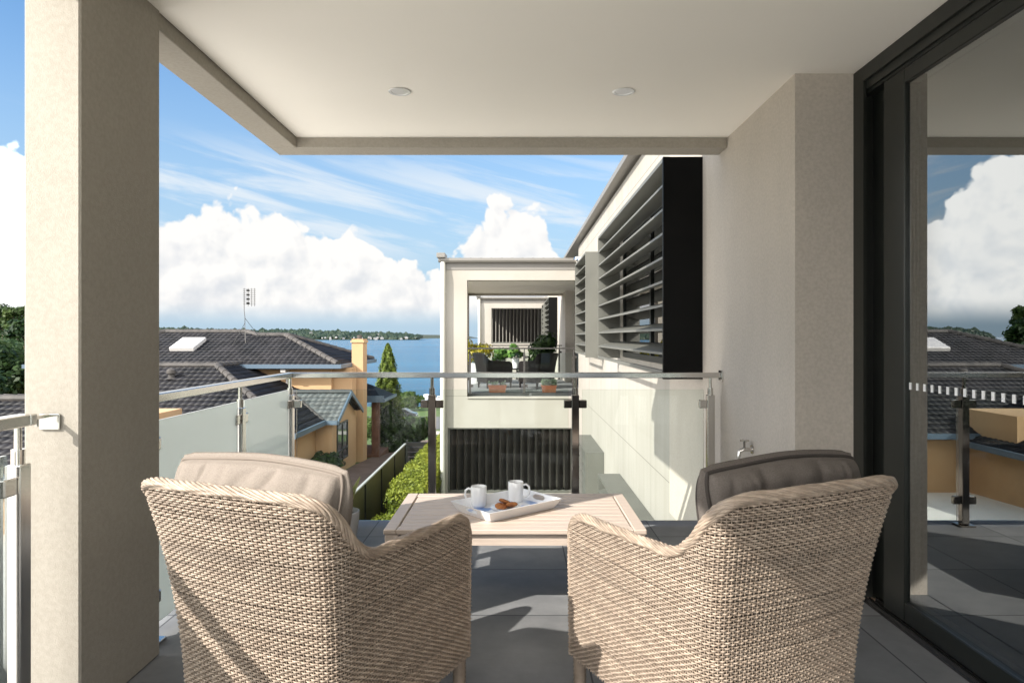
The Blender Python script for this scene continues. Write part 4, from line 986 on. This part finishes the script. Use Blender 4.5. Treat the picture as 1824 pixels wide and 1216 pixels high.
for (x, lab, bare) in ((-.43, 'terracotta trough with sparse sprouts, left one at the balcony edge', True), (.73, 'terracotta trough full of pale succulents, right one at the balcony edge', False)):
    t = thing('planter_trough', lab, 'planter', (x, 15.35, 0), 0, 'terracotta troughs on the neighbouring balcony')
    w2 = .20 if bare else .165
    b = MB(); b.prism([(-w2+.02, 0), (w2-.02, 0), (w2, .15), (-w2, .15)], 1, -.08, .08); b.bbox(-w2-.012, w2+.012, -.092, .092, .13, .16, .004); obj('trough', b, 'terracotta', t)
    r = np.random.default_rng(5 if bare else 6); n = 60 if bare else 420
    P = np.stack([r.uniform(-w2, w2, n), r.uniform(-.08, .08, n), .16+r.random(n)*(.09 if bare else .12)], 1); V, Q, S = leaves(P, .03, seed=9); link('leaves', npmesh('leaves', V, Q, 'succulent_leaf', S, False), t)

# ------------------------------------------------------------------ neighbouring tan house
def roof_plane(o, e, u, lo, hi, T, period=.21, row=.27, amp=.038, lip=.03, seed=1, samples=6):
    """o origin on the eave, e unit vector along it, u unit up-slope; lo(t), hi(t) bound the plane along e"""
    o = np.array(o, float); e = np.array(e, float); u = np.array(u, float); n = np.cross(e, u); n = n if n[2] > 0 else -n
    r = np.random.default_rng(seed); Vs = []; Qs = []; Ss = []; off = 0; t = 0
    while t < T-.02:
        t1 = min(t+row, T)
        a = min(lo(t), lo(t1)); c = max(hi(t), hi(t1)); s = np.arange(a, c+.001, period/samples)
        if len(s) < 2: break
        wv = amp*(np.abs(np.sin(PI*s/period))**.7)
        tone = r.random(len(s)//samples+2)[(np.arange(len(s))//samples)]
        sl0 = np.clip(s, lo(t), hi(t)); sl1 = np.clip(s, lo(t1), hi(t1))
        sag = .006*r.normal()
        L0 = o + sl0[:,None]*e + t*u + (wv+lip+sag)[:,None]*n; L1 = o + sl1[:,None]*e + t1*u + (wv*.9+.004)[:,None]*n; Lb = o + sl0[:,None]*e + (t+.004)*u + (wv*.9-.012)[:,None]*n
        k = len(s); Vs += [Lb, L0, L1]; i = np.arange(k-1)
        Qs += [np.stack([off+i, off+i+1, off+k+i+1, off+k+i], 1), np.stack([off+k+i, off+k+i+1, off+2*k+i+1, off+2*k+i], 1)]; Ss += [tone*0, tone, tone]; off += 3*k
        t = t1
    return np.concatenate(Vs), np.concatenate(Qs), np.concatenate(Ss)
def merge(parts):
    V = []; Q = []; S = []; o = 0
    for v, q, s in parts: V.append(v); Q.append(q+o); S.append(s); o += len(v)
    return np.concatenate(V), np.concatenate(Q), np.concatenate(S)
def npart(name, arr, m, parent):
    o = link(name, npmesh(name, arr[0], arr[1], m, arr[2], True)); o.parent = parent; o.matrix_parent_inverse = Matrix.Translation(Vector(parent.location)).inverted(); return o
def ridge(mb, p0, p1, r=.11, seg=.36):
    p0, p1 = Vector(p0), Vector(p1); L = (p1-p0).length; n = max(1, int(L/seg)); d = (p1-p0)/n
    for i in range(n): mb.tube([p0+d*i, p0+d*(i+1.08)], [r*1.12, r*.92], 8)
hs = thing('tan_house', 'tan rendered house with dark tiled hip roofs beyond the balcony', 'house', (-15, 25, -3.5))
# upper roof: eave z .19 at Y 25, right edge X -6.5
ze = .19; Ye = 25.0; Xe = -6.5; sl = math.radians(20); cu, su = math.cos(sl), math.sin(sl)
T1 = 3.05/cu; T2 = 3.38/cu
def hiR(t):   # right bound along +x measured from X=-34
    d = t*cu
    if d <= 2.95: return (Xe-d)+34
    if d <= 3.06: return (Xe-2.95)+34 - (d-2.95)*12
    return (-11.1)+34-(d-3.06)*1.5
XA = -17.95
A1 = roof_plane((XA, Ye, ze), (1,0,0), (0,cu,su), lambda t: t*cu, lambda t: hiR(t)-34-XA, T2, seed=1)
def loS(t): return t*cu
A2 = roof_plane((Xe, Ye, ze), (0,1,0), (-cu,0,su), lambda t: t*cu, lambda t: 6.2-t*cu, 2.95/cu, seed=2)
bk = (np.array([(XA+3.38, Ye+T2*cu, ze+T2*su-.03), (-11.2, Ye+T2*cu, ze+T2*su-.03), (-11.2, Ye+T2*2*cu, ze), (XA, Ye+T2*2*cu, ze), (-11.2, Ye+2.95, ze+2.95*su/cu-.02), (Xe-2.95, Ye+2.95, ze+2.95*su/cu-.02), (Xe, Ye+6.2, ze), (-11.2, Ye+6.2, ze), (XA, Ye, ze), (XA, Ye+T2*2*cu, ze)]), np.array([(0,1,2,3), (4,5,6,7), (8,0,0,9)]), np.zeros(10))
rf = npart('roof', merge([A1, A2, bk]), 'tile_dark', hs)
b = MB(); zr = ze+2.98*su/cu+.04
ridge(b, (XA, Ye, ze+.06), (XA+3.38, Ye+T2*cu, ze+T2*su+.05)); ridge(b, (XA+3.38, Ye+T2*cu, ze+T2*su+.03), (-11.15, Ye+T2*cu, ze+T2*su+.03)); ridge(b, (-11.15, Ye+T2*cu-.02, ze+T2*su+.02), (-10.6, Ye+2.98, zr)); ridge(b, (-10.6, Ye+2.98, zr), (Xe-2.95, Ye+2.98, zr)); ridge(b, (Xe-.05, Ye+.05, ze+.06), (Xe-2.95, Ye+2.95, zr)); ridge(b, (Xe-.05, Ye+6.15, ze+.06), (Xe-2.95, Ye+3.2, zr))
sub('ridge_caps', b, 'tile_ridge', rf)
b = MB(); b.box(XA-.1, Xe+.10, Ye-.10, Ye, ze-.10, ze+.045); b.box(Xe, Xe+.10, Ye, Ye+6.25, ze-.10, ze+.045); b.box(XA, Xe, Ye, Ye+.55, ze-.12, ze-.09); b.box(Xe-.42, Xe, Ye+.55, Ye+6.2, ze-.12, ze-.09); part('gutter', b, 'fascia_blue', hs)
b = MB(); b.box(XA+.5, -6.92, Ye+.5, Ye+5.8, -6, ze-.09); part('upper_wall', b, 'house_tan', hs)
b = MB(); b.box(-6.92, -6.2, 25.75, 26.4, -6, ze-.12); part('wall_pier', b, 'house_tan', hs)
b = MB(); b.box(-6.42, -5.98, 26.6, 27.3, -6, 1.02); b.box(-6.46, -5.94, 26.56, 27.34, 1.02, 1.10); b.box(-6.42, -5.98, 26.6, 27.3, 1.10, 1.16); ch = part('chimney', b, 'house_tan', hs)
q = MB(); q.tube([(-6.2, 26.95, 1.16), (-6.2, 26.95, 1.32)], .10, 12); sub('chimney_pot', q, 'tile_ridge', ch)
b = MB(); b.tube([(-8.55, Ye+.44, ze-.1), (-8.55, Ye+.44, -1.0)], .05, 10); b.box(-8.64, -8.46, Ye-.02, Ye+.5, ze-.24, ze-.13); part('downpipe', b, 'house_white', hs)
# skylight on the front slope
b = MB(); bx, bt = -13.35, 1.35
p0 = Vector((bx, Ye+bt*cu, ze+bt*su)); ev = Vector((1,0,0)); uv = Vector((0,cu,su)); nv = Vector((0,-su,cu))
mm = Matrix((( ev.x,uv.x,nv.x,p0.x),(ev.y,uv.y,nv.y,p0.y),(ev.z,uv.z,nv.z,p0.z),(0,0,0,1)))
b.bbox(0, .95, 0, 1.15, .03, .20, .02, mm); part('skylight', b, 'skylight', hs)
# lower roof
zl = -1.55; Xl = -6.35; Yl = 19.4; s2 = math.atan(.457); c2, d2 = math.cos(s2), math.sin(s2); rn = 3.87
XB = -17.0
B1 = roof_plane((XB, Yl, zl), (1,0,0), (0,c2,d2), lambda t: t*c2, lambda t: (Xl-t*c2)-XB, rn/c2, seed=3)
B3 = roof_plane((XB, Yl, zl), (0,1,0), (c2,0,d2), lambda t: t*c2, lambda t: 6.15, rn/c2, seed=9)
B2 = roof_plane((Xl, Yl, zl), (0,1,0), (-c2,0,d2), lambda t: t*c2, lambda t: 6.15, rn/c2, seed=4)
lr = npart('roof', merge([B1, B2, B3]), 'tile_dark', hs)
b = MB(); ridge(b, (Xl, Yl, zl+.06), (Xl-rn, Yl+rn, zl+rn*.457+.06)); ridge(b, (XB, Yl, zl+.06), (XB+rn, Yl+rn, zl+rn*.457+.06)); ridge(b, (XB+rn, Yl+rn, zl+rn*.457+.05), (Xl-rn, Yl+rn, zl+rn*.457+.05)); ridge(b, (Xl-rn, Yl+rn, zl+rn*.457+.05), (Xl-rn, 25.5, zl+rn*.457+.05)); sub('ridge_caps', b, 'tile_ridge', lr)
b = MB(); b.box(XB-.1, Xl+.1, Yl-.10, Yl, zl-.1, zl+.05); b.box(Xl, Xl+.1, Yl, 22.55, zl-.1, zl+.05); b.box(XB, Xl, Yl, Yl+.4, zl-.13, zl-.10); b.box(Xl-.35, Xl, Yl+.4, 25.5, zl-.13, zl-.1); part('gutter', b, 'fascia_blue', hs)
b = MB(); b.box(XB+.3, Xl-.3, Yl+.38, 25.5, -6, zl-.10); part('lower_wall', b, 'house_tan', hs)
v = MB(); v.lathe([(.0, 0), (.17, 0), (.10, .06), (.09, .15), (.14, .17), (.15, .22), (.14, .30), (.08, .34), (0, .34)], 16, (-11.35, 22.45, zl+(22.45-Yl)*.457+.02)); part('roof_vent', v, 'tile_ridge', hs, True)
# projecting gable with window
zg = -1.56; Yg0, Yg1 = 22.45, 26.0; Yr = (Yg0+Yg1)/2; rise = .80; sg = math.atan(rise/(Yr-Yg0)); cg, dg = math.cos(sg), math.sin(sg); Tg = (Yr-Yg0)/cg; Xg = -5.88
vx = lambda t: max(0.0, (Xl-(zg+t*dg-zl)/.457)-(-9.0))
G1 = roof_plane((-9.0, Yg0, zg), (1,0,0), (0,cg,dg), vx, lambda t: Xg+9.0, Tg, seed=5)
G2 = roof_plane((-9.0, Yg1, zg), (1,0,0), (0,-cg,dg), vx, lambda t: Xg+9.0, Tg, seed=6)
gr_ = npart('roof', merge([G1, G2]), 'tile_green', hs)
b = MB(); ridge(b, (-8.05, Yr, zg+rise+.05), (Xg, Yr, zg+rise+.05), .09); sub('ridge_caps', b, 'tile_green', gr_)
b = MB(); ridge(b, (Xl, Yg0, zg+.05), (-8.0, Yr, zg+rise+.05), .05); sub('valley', b, 'tile_ridge', gr_)
b = MB()
for (ya, yb) in ((Yg0-.05, Yr), (Yg1+.05, Yr)):
    b.add([(Xg, ya, zg-.08), (Xg, yb, zg+rise-.06), (Xg, yb, zg+rise+.10), (Xg, ya, zg+.06), (Xg+.05, ya, zg-.08), (Xg+.05, yb, zg+rise-.06), (Xg+.05, yb, zg+rise+.10), (Xg+.05, ya, zg+.06)], [(0,1,2,3),(7,6,5,4),(0,4,5,1),(1,5,6,2),(2,6,7,3),(3,7,4,0)])
b.box(Xl+.1, Xg, Yg0-.1, Yg0, zg-.08, zg+.05); part('barge_board', b, 'fascia_blue', hs)
b = MB(); xg = -6.1; b.prism([(Yg0+.15, -6), (Yg1-.15, -6), (Yg1-.15, zg-.02), (Yr, zg+rise-.14), (Yg0+.15, zg-.02)], 0, -7.5, xg); part('gable_wall', b, 'house_tan', hs)
wf = MB(); wy0, wy1, wz0, wz1 = 23.15, 24.6, -3.05, -1.72
for (ya, yb, za, zb) in ((wy0, wy1, wz0, wz0+.07), (wy0, wy1, wz1-.07, wz1), (wy0, wy0+.07, wz0+.07, wz1-.07), (wy1-.07, wy1, wz0+.07, wz1-.07), (23.85, 23.92, wz0+.07, wz1-.07), (wy0+.07, wy1-.07, -2.72, -2.66)): wf.box(xg-.02, xg+.035, ya, yb, za, zb)
wo2 = part('window', wf, 'frame_metal', hs); g = MB(); g.box(xg+.004, xg+.012, wy0+.05, wy1-.05, wz0+.05, wz1-.05); sub('glass', g, 'window_glass', wo2)
g = MB(); g.box(xg, xg+.06, wy0-.05, wy1+.05, wz0-.10, wz0-.003); sub('sill', g, 'house_tan', wo2)
# upper windows seen in the door's reflection
for x in (-16.3,):
    wf = MB(); wf.box(x, x+1.8, Ye+.47, Ye+.51, -1.0, -.95); wf.box(x, x+1.8, Ye+.47, Ye+.51, -.2, -.15); wf.box(x, x+.06, Ye+.47, Ye+.51, -.95, -.2); wf.box(x+1.74, x+1.8, Ye+.47, Ye+.51, -.95, -.2); wo3 = part('window', wf, 'house_white', hs)
    g = MB(); g.box(x+.05, x+1.75, Ye+.488, Ye+.496, -.96, -.19); sub('glass', g, 'car_glass', wo3)
# nearer left wing of the house
zw = -1.75; Yw = 14.6; s3 = math.atan(.40); c3, d3 = math.cos(s3), math.sin(s3)
C1 = roof_plane((-26, Yw, zw), (1,0,0), (0,c3,d3), lambda t: 0, lambda t: 16.6-t*c3, 3.3/c3, seed=7)
C2 = roof_plane((-9.4, Yw, zw), (0,1,0), (-c3,0,d3), lambda t: t*c3, lambda t: 6.2, 3.3/c3, seed=8)
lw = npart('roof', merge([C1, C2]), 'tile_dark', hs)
b = MB(); ridge(b, (-9.4, Yw, zw+.06), (-12.7, Yw+3.3, zw+1.32+.06)); ridge(b, (-26, Yw+3.3, zw+1.38), (-12.7, Yw+3.3, zw+1.38)); sub('ridge_caps', b, 'tile_ridge', lw)
b = MB(); b.box(-26, -9.3, Yw-.1, Yw, zw-.1, zw+.05); b.box(-9.4, -9.3, Yw, 19.4, zw-.1, zw+.05); part('gutter', b, 'fascia_blue', hs)
b = MB(); b.box(-26, -9.8, Yw+.4, 20, -6, zw-.1); b.box(-26, -9.8, Yw+3.3, 20, zw-.1, zw+.9); part('wing_wall', b, 'house_tan', hs)
# porch beyond
po = thing('porch', 'small dark roofed porch on a brown post beside the tall conifer', 'porch', (-6.2, 29.5, -4))
b = MB(); b.add([(-7.0, 28.3, -1.15), (-5.55, 28.3, -1.38), (-5.55, 31.2, -1.38), (-7.0, 31.2, -1.15), (-7.0, 29.75, -.62), (-6.3, 29.75, -.85)], [(0,1,5,4), (2,3,4,5), (1,2,5), (0,3,2,1), (0,4,3)]); part('roof', b, 'tile_dark', po)
b = MB(); b.box(-7.0, -5.5, 28.22, 28.3, -1.46, -1.2); b.box(-5.55, -5.47, 28.3, 31.2, -1.46, -1.34); part('gutter', b, 'fascia_blue', po)
b = MB(); b.box(-6.05, -5.75, 28.5, 28.8, -5, -1.46); part('post', b, 'brick_brown', po)
b = MB(); b.box(-6.9, -5.7, 28.3, 31, -5, -3.65); part('step', b, 'brick_brown', po)

# TV antenna on the roof
an = thing('tv_antenna', 'grid television antenna on a thin mast with stays on the upper tiled roof', 'antenna', (-10.9, 27.4, 1.05))
b = MB(); b.tube([(0,0,-.05), (0,0,1.0), (-.03,0,1.25), (-.03,0,2.05)], .013, 6); obj('mast', b, 'dark_steel', an)
b = MB()
for (x, y, z) in ((-.30, -.6, -.22), (.12, -.25, -.08), (1.05, -.55, -.15)): b.tube([(0,0,.75 if x < 1 else .95), (x, y, z)], .010, 5)
obj('stay', b, 'dark_steel', an)
b = MB()
for i in range(9): b.tube([(-.05+.0, -.05-.02, 1.5+i*.075), (.42, .05, 1.5+i*.075)], .006, 5)
for x in (0, .16, .30, .42): b.tube([(-.03+x, 0, 1.42), (-.03+x, 0, 2.15)], .010, 5)
obj('grid', b, 'dark_steel', an)
b = MB()
for i in range(4): b.bbox(.14, .24, -.22, -.12, 1.50+i*.17, 1.56+i*.17, .01); b.tube([(.19, -.17, 1.53+i*.17), (.19, 0, 1.53+i*.17)], .012, 5)
obj('dipoles', b, 'black_metal', an)

# ------------------------------------------------------------------ boundary fence, gate, hedges, trees
fx = -3.0; ft = -1.62
bf = thing('boundary_fence', 'olive sheet metal boundary fence with a pale top rail along the driveway', 'fence', (fx, 13, -3.1))
b = MB(); b.bbox(fx-.03, fx+.03, 7.0, 18.4, ft-.035, ft, .006); part('top_rail', b, 'fence_rail', bf)
b = MB(); b.bbox(fx-.02, fx+.02, 7.0, 18.4, -3.1, -3.04, .004); part('bottom_rail', b, 'fence_rail', bf)
for i in range(8):
    y = 7.0+i*1.62
    b = MB(); b.bbox(fx-.03, fx+.03, y-.025, y+.025, -3.35, ft-.036, .004); part('post', b, 'frame_metal', bf)
    if i < 7:
        b = MB(); b.box(fx-.006, fx+.006, y+.026, y+1.594, -3.04, ft-.036)
        part('panel', b, 'fence_olive', bf)
gt = thing('slatted_gate', 'dark slatted gate closing the hedge path at the end of the fence', 'gate', (-2.3, 18.5, -3.2))
b = MB(); 
for i in range(12): b.box(-2.95, -1.65, 18.47, 18.50, -3.2+i*.135, -3.2+i*.135+.11)
part('slats', b, 'slat_black', gt); b = MB()
for x in (-2.97, -2.3, -1.68): b.box(x-.025, x+.025, 18.50, 18.55, -3.3, -1.55)
part('frame', b, 'frame_metal', gt)
def hedge(label, x0, x1, y0, y1, z1, n, seed, m='hedge_leaf', size=.030, flare=.05):
    t = thing('clipped_hedge', label, 'hedge', ((x0+x1)/2, (y0+y1)/2, 0)); cx, cy = t.location.x, t.location.y
    r = np.random.default_rng(seed); zb = float(ground_z(np.array(0.), np.array((y0+y1)/2)))-.4
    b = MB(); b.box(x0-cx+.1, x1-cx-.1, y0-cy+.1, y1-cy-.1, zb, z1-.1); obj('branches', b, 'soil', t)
    a_top = (x1-x0)*(y1-y0); a_s = 2*(z1-zb)*(y1-y0)*.7; a_f = 2*(z1-zb)*(x1-x0); tot = a_top+a_s+a_f; P = []; D = []
    k = r.random(n)*tot
    X = r.uniform(x0, x1, n); Y = r.uniform(y0, y1, n); Z = z1-(z1-zb)*r.random(n)**1.4; Dn = np.zeros((n,3))
    tp = k < a_top; Z[tp] = z1+.03*np.sin(X[tp]*7)*np.sin(Y[tp]*3)+r.normal(size=tp.sum())*.035-.02; Dn[tp] = (0,0,1)
    sd = (k >= a_top) & (k < a_top+a_s); si = r.random(n) < .5
    q = sd & si; X[q] = x0+r.normal(size=q.sum())*.05+.04*np.sin(Y[q]*4); Dn[q] = (-1,0,.3)
    q = sd & ~si; X[q] = x1+r.normal(size=q.sum())*.04; Dn[q] = (1,0,.3)
    fr = k >= a_top+a_s; q = fr & si; Y[q] = y0+r.normal(size=q.sum())*.04; Dn[q] = (0,-1,.3); q = fr & ~si; Y[q] = y1+r.normal(size=q.sum())*.04; Dn[q] = (0,1,.3)
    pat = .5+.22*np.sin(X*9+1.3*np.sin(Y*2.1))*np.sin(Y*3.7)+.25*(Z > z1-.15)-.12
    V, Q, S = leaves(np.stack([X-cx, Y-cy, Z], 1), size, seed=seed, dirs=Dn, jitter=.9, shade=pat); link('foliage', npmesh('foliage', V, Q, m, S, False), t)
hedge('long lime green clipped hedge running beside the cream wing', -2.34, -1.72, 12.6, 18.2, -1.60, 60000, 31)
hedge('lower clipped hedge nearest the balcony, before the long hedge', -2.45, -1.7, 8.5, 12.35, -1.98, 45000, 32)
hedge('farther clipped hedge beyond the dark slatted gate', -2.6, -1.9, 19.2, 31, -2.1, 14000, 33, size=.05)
def conifer(label, loc, h, rad, n, seed, m='conifer_leaf', size=.09, group=None, pw=.75):
    t = thing('conifer_tree', label, 'tree', loc, 0, group); r = np.random.default_rng(seed)
    b = MB(); b.tube([(0,0,-.3), (0,0,h*.5), (0,0,h*.95)], [.09, .05, .01], 8); obj('trunk', b, 'bark', t)
    z = r.random(n)**.85; th = r.uniform(0, 2*PI, n)
    env = rad*np.minimum(1, z*6+.45)*(1-z)**pw*1.05
    lump = 1+.16*np.sin(th*5+z*23)+.12*np.sin(th*9-z*41)+.10*r.normal(size=n)
    rr = env*lump*(.55+.45*r.random(n)**.35)
    P = np.stack([np.cos(th)*rr, np.sin(th)*rr, .15+z*(h-.15)], 1); D = np.stack([np.cos(th), np.sin(th), np.full(n, .7)], 1)
    V, Q, S = leaves(P, size, seed=seed, dirs=D, jitter=.8, aspect=.35, shade=.48+.3*np.sin(th*5+z*23)+.2*np.sin(th*9-z*41)+.2*r.normal(size=n)); link('crown', npmesh('crown', V, Q, m, S, False), t)  # leaf colour darkened in hollows between lumps, shade put into the tone
conifer('tall narrow green conifer standing against the blue water', (-6.2, 32.9, -4.3), 5.2, .78, 20000, 41, size=.075, pw=.6)
conifer('shorter dark conifer just behind the porch post', (-5.75, 30.9, -4.1), 2.2, .45, 10000, 42, 'dark_leaf', .085, pw=.3)
conifer('squat dark conifer at the foot of the tall conifer', (-5.45, 32.3, -4.1), 1.4, .55, 11000, 43, 'dark_leaf', .085, pw=.25)
def round_shrub(label, loc, rad, h, n, seed, m='dark_leaf', size=.08, name='garden_shrub', group=None):
    t = thing(name, label, 'shrub', loc, 0, group); r = np.random.default_rng(seed)
    b = MB(); 
    for k in range(4): b.tube([(0,0,-.3), (r.normal()*rad*.3, r.normal()*rad*.3, h*.7)], [.04, .015], 6)
    obj('stem', b, 'bark', t)
    d = r.normal(size=(n,3)); d /= np.linalg.norm(d, axis=1)[:,None]; lump = 1+.2*np.sin(d[:,0]*7+seed)*np.sin(d[:,2]*6)
    P = d*(.55+.45*r.random(n)**.4)[:,None]*lump[:,None]*np.array([rad, rad, h/2]) + np.array([0,0,h/2]); V, Q, S = leaves(P, size, seed=seed, dirs=d); link('foliage', npmesh('foliage', V, Q, m, S, False), t); return t
round_shrub('rounded green shrub at the driveway edge below the conifers', (-5.4, 35.5, -4.4), .8, 1.5, 7000, 44, 'dark_leaf')
round_shrub('dark shrub growing against the tan wall by the gable window', (-6.15, 21.9, -3.45), .55, 1.0, 1500, 45, 'dark_leaf')
for i, (x, y, s, lab) in enumerate(((-17, 66, 1.6, 'bushy roadside shrub left of the parked car'), (-6.5, 101, 1.8, 'shore shrub right behind the parked car'), (-19, 112, 2.4, 'wide shore shrub left of the boats'))):
    round_shrub(lab, (x, y, float(ground_z(np.array(x), np.array(y)))), s*1.5, s*1.3, 3500, 50+i, 'tree_leaf', .24)
hedge('broad low hedge behind the letterbox pillar', -13.0, -7.5, 52, 58, -5.6, 9000, 35, 'tree_leaf', .12)
lb = thing('letterbox_pillar', 'small pale rendered letterbox pillar at the end of the driveway', 'letterbox', (-8.9, 60, -7.5))
b = MB(); b.bbox(-.35, .35, -.3, .3, 0, 1.25, .02); obj('pillar', b, 'house_tan', lb); b = MB(); b.bbox(-.42, .42, -.36, .36, 1.25, 1.36, .02); obj('cap', b, 'house_white', lb)
b = MB(); b.box(-.2, .2, -.31, -.299, .9, 1.0); obj('slot', b, 'black_metal', lb)
# parked car
def car(label, loc, rz):
    t = thing('parked_car', label, 'car', loc, rz)
    prof = [(-2.15,.32),(-2.2,.65),(-2.05,.92),(-1.2,1.0),(-.55,1.42),(.75,1.45),(1.5,1.02),(2.1,.9),(2.2,.6),(2.15,.3)]
    b = MB(); b.prism(prof, 1, -.85, .85); obj('body', b, 'car_dark', t)
    b = MB()
    for y in (-.853, .853): b.prism([(-1.0,1.03),(-.5,1.36),(.1,1.38),(.1,1.02)], 1, y-.004, y+.004); b.prism([(.18,1.02),(.18,1.38),(.7,1.38),(1.28,1.02)], 1, y-.004, y+.004)
    obj('window', b, 'car_glass', t)
    for x in (-1.35, 1.35):
        for y in (-.8, .8):
            b = MB(); b.tube([(x, y-.1, .32), (x, y+.1, .32)], .32, 18); wv = obj('wheel', b, 'rubber', t); b = MB(); b.tube([(x, y-.11, .32), (x, y+.11, .32)], .18, 14); obj('rim', b, 'steel', wv)
    for y in (-.6, .6): b = MB(); b.box(2.17, 2.22, y-.18, y+.18, .62, .75); obj('headlight', b, 'white_ceramic', t)
car('dark car parked on the road below, beyond the driveway', (-15.6, 92, float(ground_z(np.array(-15.6), np.array(92.)))+.05), 0)
def boat(label, loc, rz, s):
    t = thing('moored_boat', label, 'boat', loc, rz, 'boats moored at the shore'); b = MB()
    b.add([(-3,-1,.9),(1.5,-1,1.0),(3.6,0,1.25),(1.5,1,1.0),(-3,1,.9),(-2.8,-.7,-.1),(1.3,-.6,-.1),(2.8,0,0),(1.3,.6,-.1),(-2.8,.7,-.1)], [(0,1,6,5),(1,2,7,6),(2,3,8,7),(3,4,9,8),(4,0,5,9),(0,4,3,2,1),(5,6,7,8,9)]); obj('hull', b, 'hull_white', t)
    b = MB(); b.prism([(-1.2,.95),(-1.1,1.9),(.5,1.9),(1.2,1.0)], 1, -.65, .65); obj('cabin', b, 'hull_white', t); b = MB(); b.box(-.9,.6,-.66,.66,1.4,1.7); obj('window', b, 'car_glass', t); t.scale = (s,s,s)
for i, (x, y, lab) in enumerate(((-22.5, 138, 'white boat moored at the shore, leftmost'), (-18.5, 141, 'white boat moored at the shore, second from the left'), (-15.2, 137, 'white boat moored at the shore, third from the left'), (-12.4, 142, 'white boat moored at the shore, rightmost'))): boat(lab, (x, y, -12.0), .4+i, .75)

def broad_tree(name, label, loc, h, rad, n, seed, m='tree_leaf', size=.16, group=None, nb=26, low=.3):
    t = thing(name, label, 'tree', loc, 0, group); r = np.random.default_rng(seed)
    C = []; 
    while len(C) < nb:
        p = r.uniform(-1, 1, 3)
        if .25 < np.dot(p, p) < 1: C.append(p)
    C = np.array(C)*np.array([rad, rad, h*(1-low)/2]) + np.array([0, 0, h*(low+(1-low)/2)])
    b = MB(); b.tube([(0,0,-.5), (.1,.05,h*low*.6), (0,0,h*(low+.12))], [.05*h**.8, .04*h**.8, .028*h**.8], 9)
    for p in C[:10]: b.tube([(0,0,h*low*.8), tuple(p*np.array([.5,.5,.75])), tuple(p)], [.02*h**.8, .012*h**.8, .004*h**.8], 6)
    obj('trunk', b, 'bark', t)
    cl = r.integers(0, nb, n); d = r.normal(size=(n,3)); d /= np.linalg.norm(d, axis=1)[:,None]; cr_ = rad*(.28+.16*r.random(nb))
    P = C[cl] + d*(r.random(n)**.45*cr_[cl])[:,None]*np.array([1.1, 1.1, .75]); V, Q, S = leaves(P, size, seed=seed, dirs=d*.6+np.array([0,0,.4]), shade=np.clip(.45+.25*r.normal(size=nb), 0, 1)[cl]); link('crown', npmesh('crown', V, Q, m, S, False), t)
    return t
broad_tree('leafy_tree', 'big dark leafy tree behind the column at the left edge', (-21.6, 27, -3.6), 4.5, 3.2, 24000, 61, 'dark_leaf', .13, low=.15, nb=34)
broad_tree('leafy_tree', 'round topped pale tree on the hill at the far left', (-133, 182, 1.0), 8.2, 3.6, 3500, 62, 'tree_leaf', .5)
broad_tree('leafy_tree', 'dark tree on the hill left of the pale round tree', (-143, 190, 1.0), 8.5, 4.2, 3500, 63, 'dark_leaf', .5)
# hillside suburb to the left, seen past the column and in the door glass
hg = 'houses on the left hillside'; h0 = None
r3 = np.random.default_rng(77)
spots = [(-118, 165), (-128, 172), (-112, 150), (-140, 190), (-150, 176), (-165, 200), (-180, 188), (-190, 170), (-150, 140), (-122, 132), (-205, 210), (-170, 150), (-100, 175), (-92, 160)]
kinds = ['white walled house with a grey roof on the left hillside', 'white walled house with a red roof on the left hillside']; protos = [None, None]
for i, (x, y) in enumerate(spots):
    k = 1 if i % 3 == 1 else 0; z = float(ground_z(np.array(float(x)), np.array(float(y))))
    if protos[k] is None: c = protos[k] = small_house('hillside_house', kinds[k], hg, (x, y, z), 0, roofm=['roof_grey', 'roof_red'][k])
    else: c = copy_tree(protos[k]); c.location = (x, y, z)
    c.rotation_euler.z = r3.uniform(-.5, .5)+.5; c.scale = (.8,)*3
tp = [broad_tree('hillside_tree', 'green tree among the houses on the left hillside', (-108, 120, -1.5), 6, 3.6, 1800, 70, 'tree_leaf', .5, 'trees on the left hillside'),
      broad_tree('hillside_tree', 'green tree among the houses on the left hillside', (-101, 140, -1), 5.5, 3.4, 1800, 71, 'dark_leaf', .5, 'trees on the left hillside')]
for i in range(70):
    y = r3.uniform(60, 260); x = -.62*y - r3.uniform(22, 120)
    c = copy_tree(tp[i % 2]); c.location = (x, y, float(ground_z(np.array(x), np.array(y)))); c.rotation_euler.z = r3.uniform(0, 6); c.scale = (r3.uniform(.6, 1.3),)*3
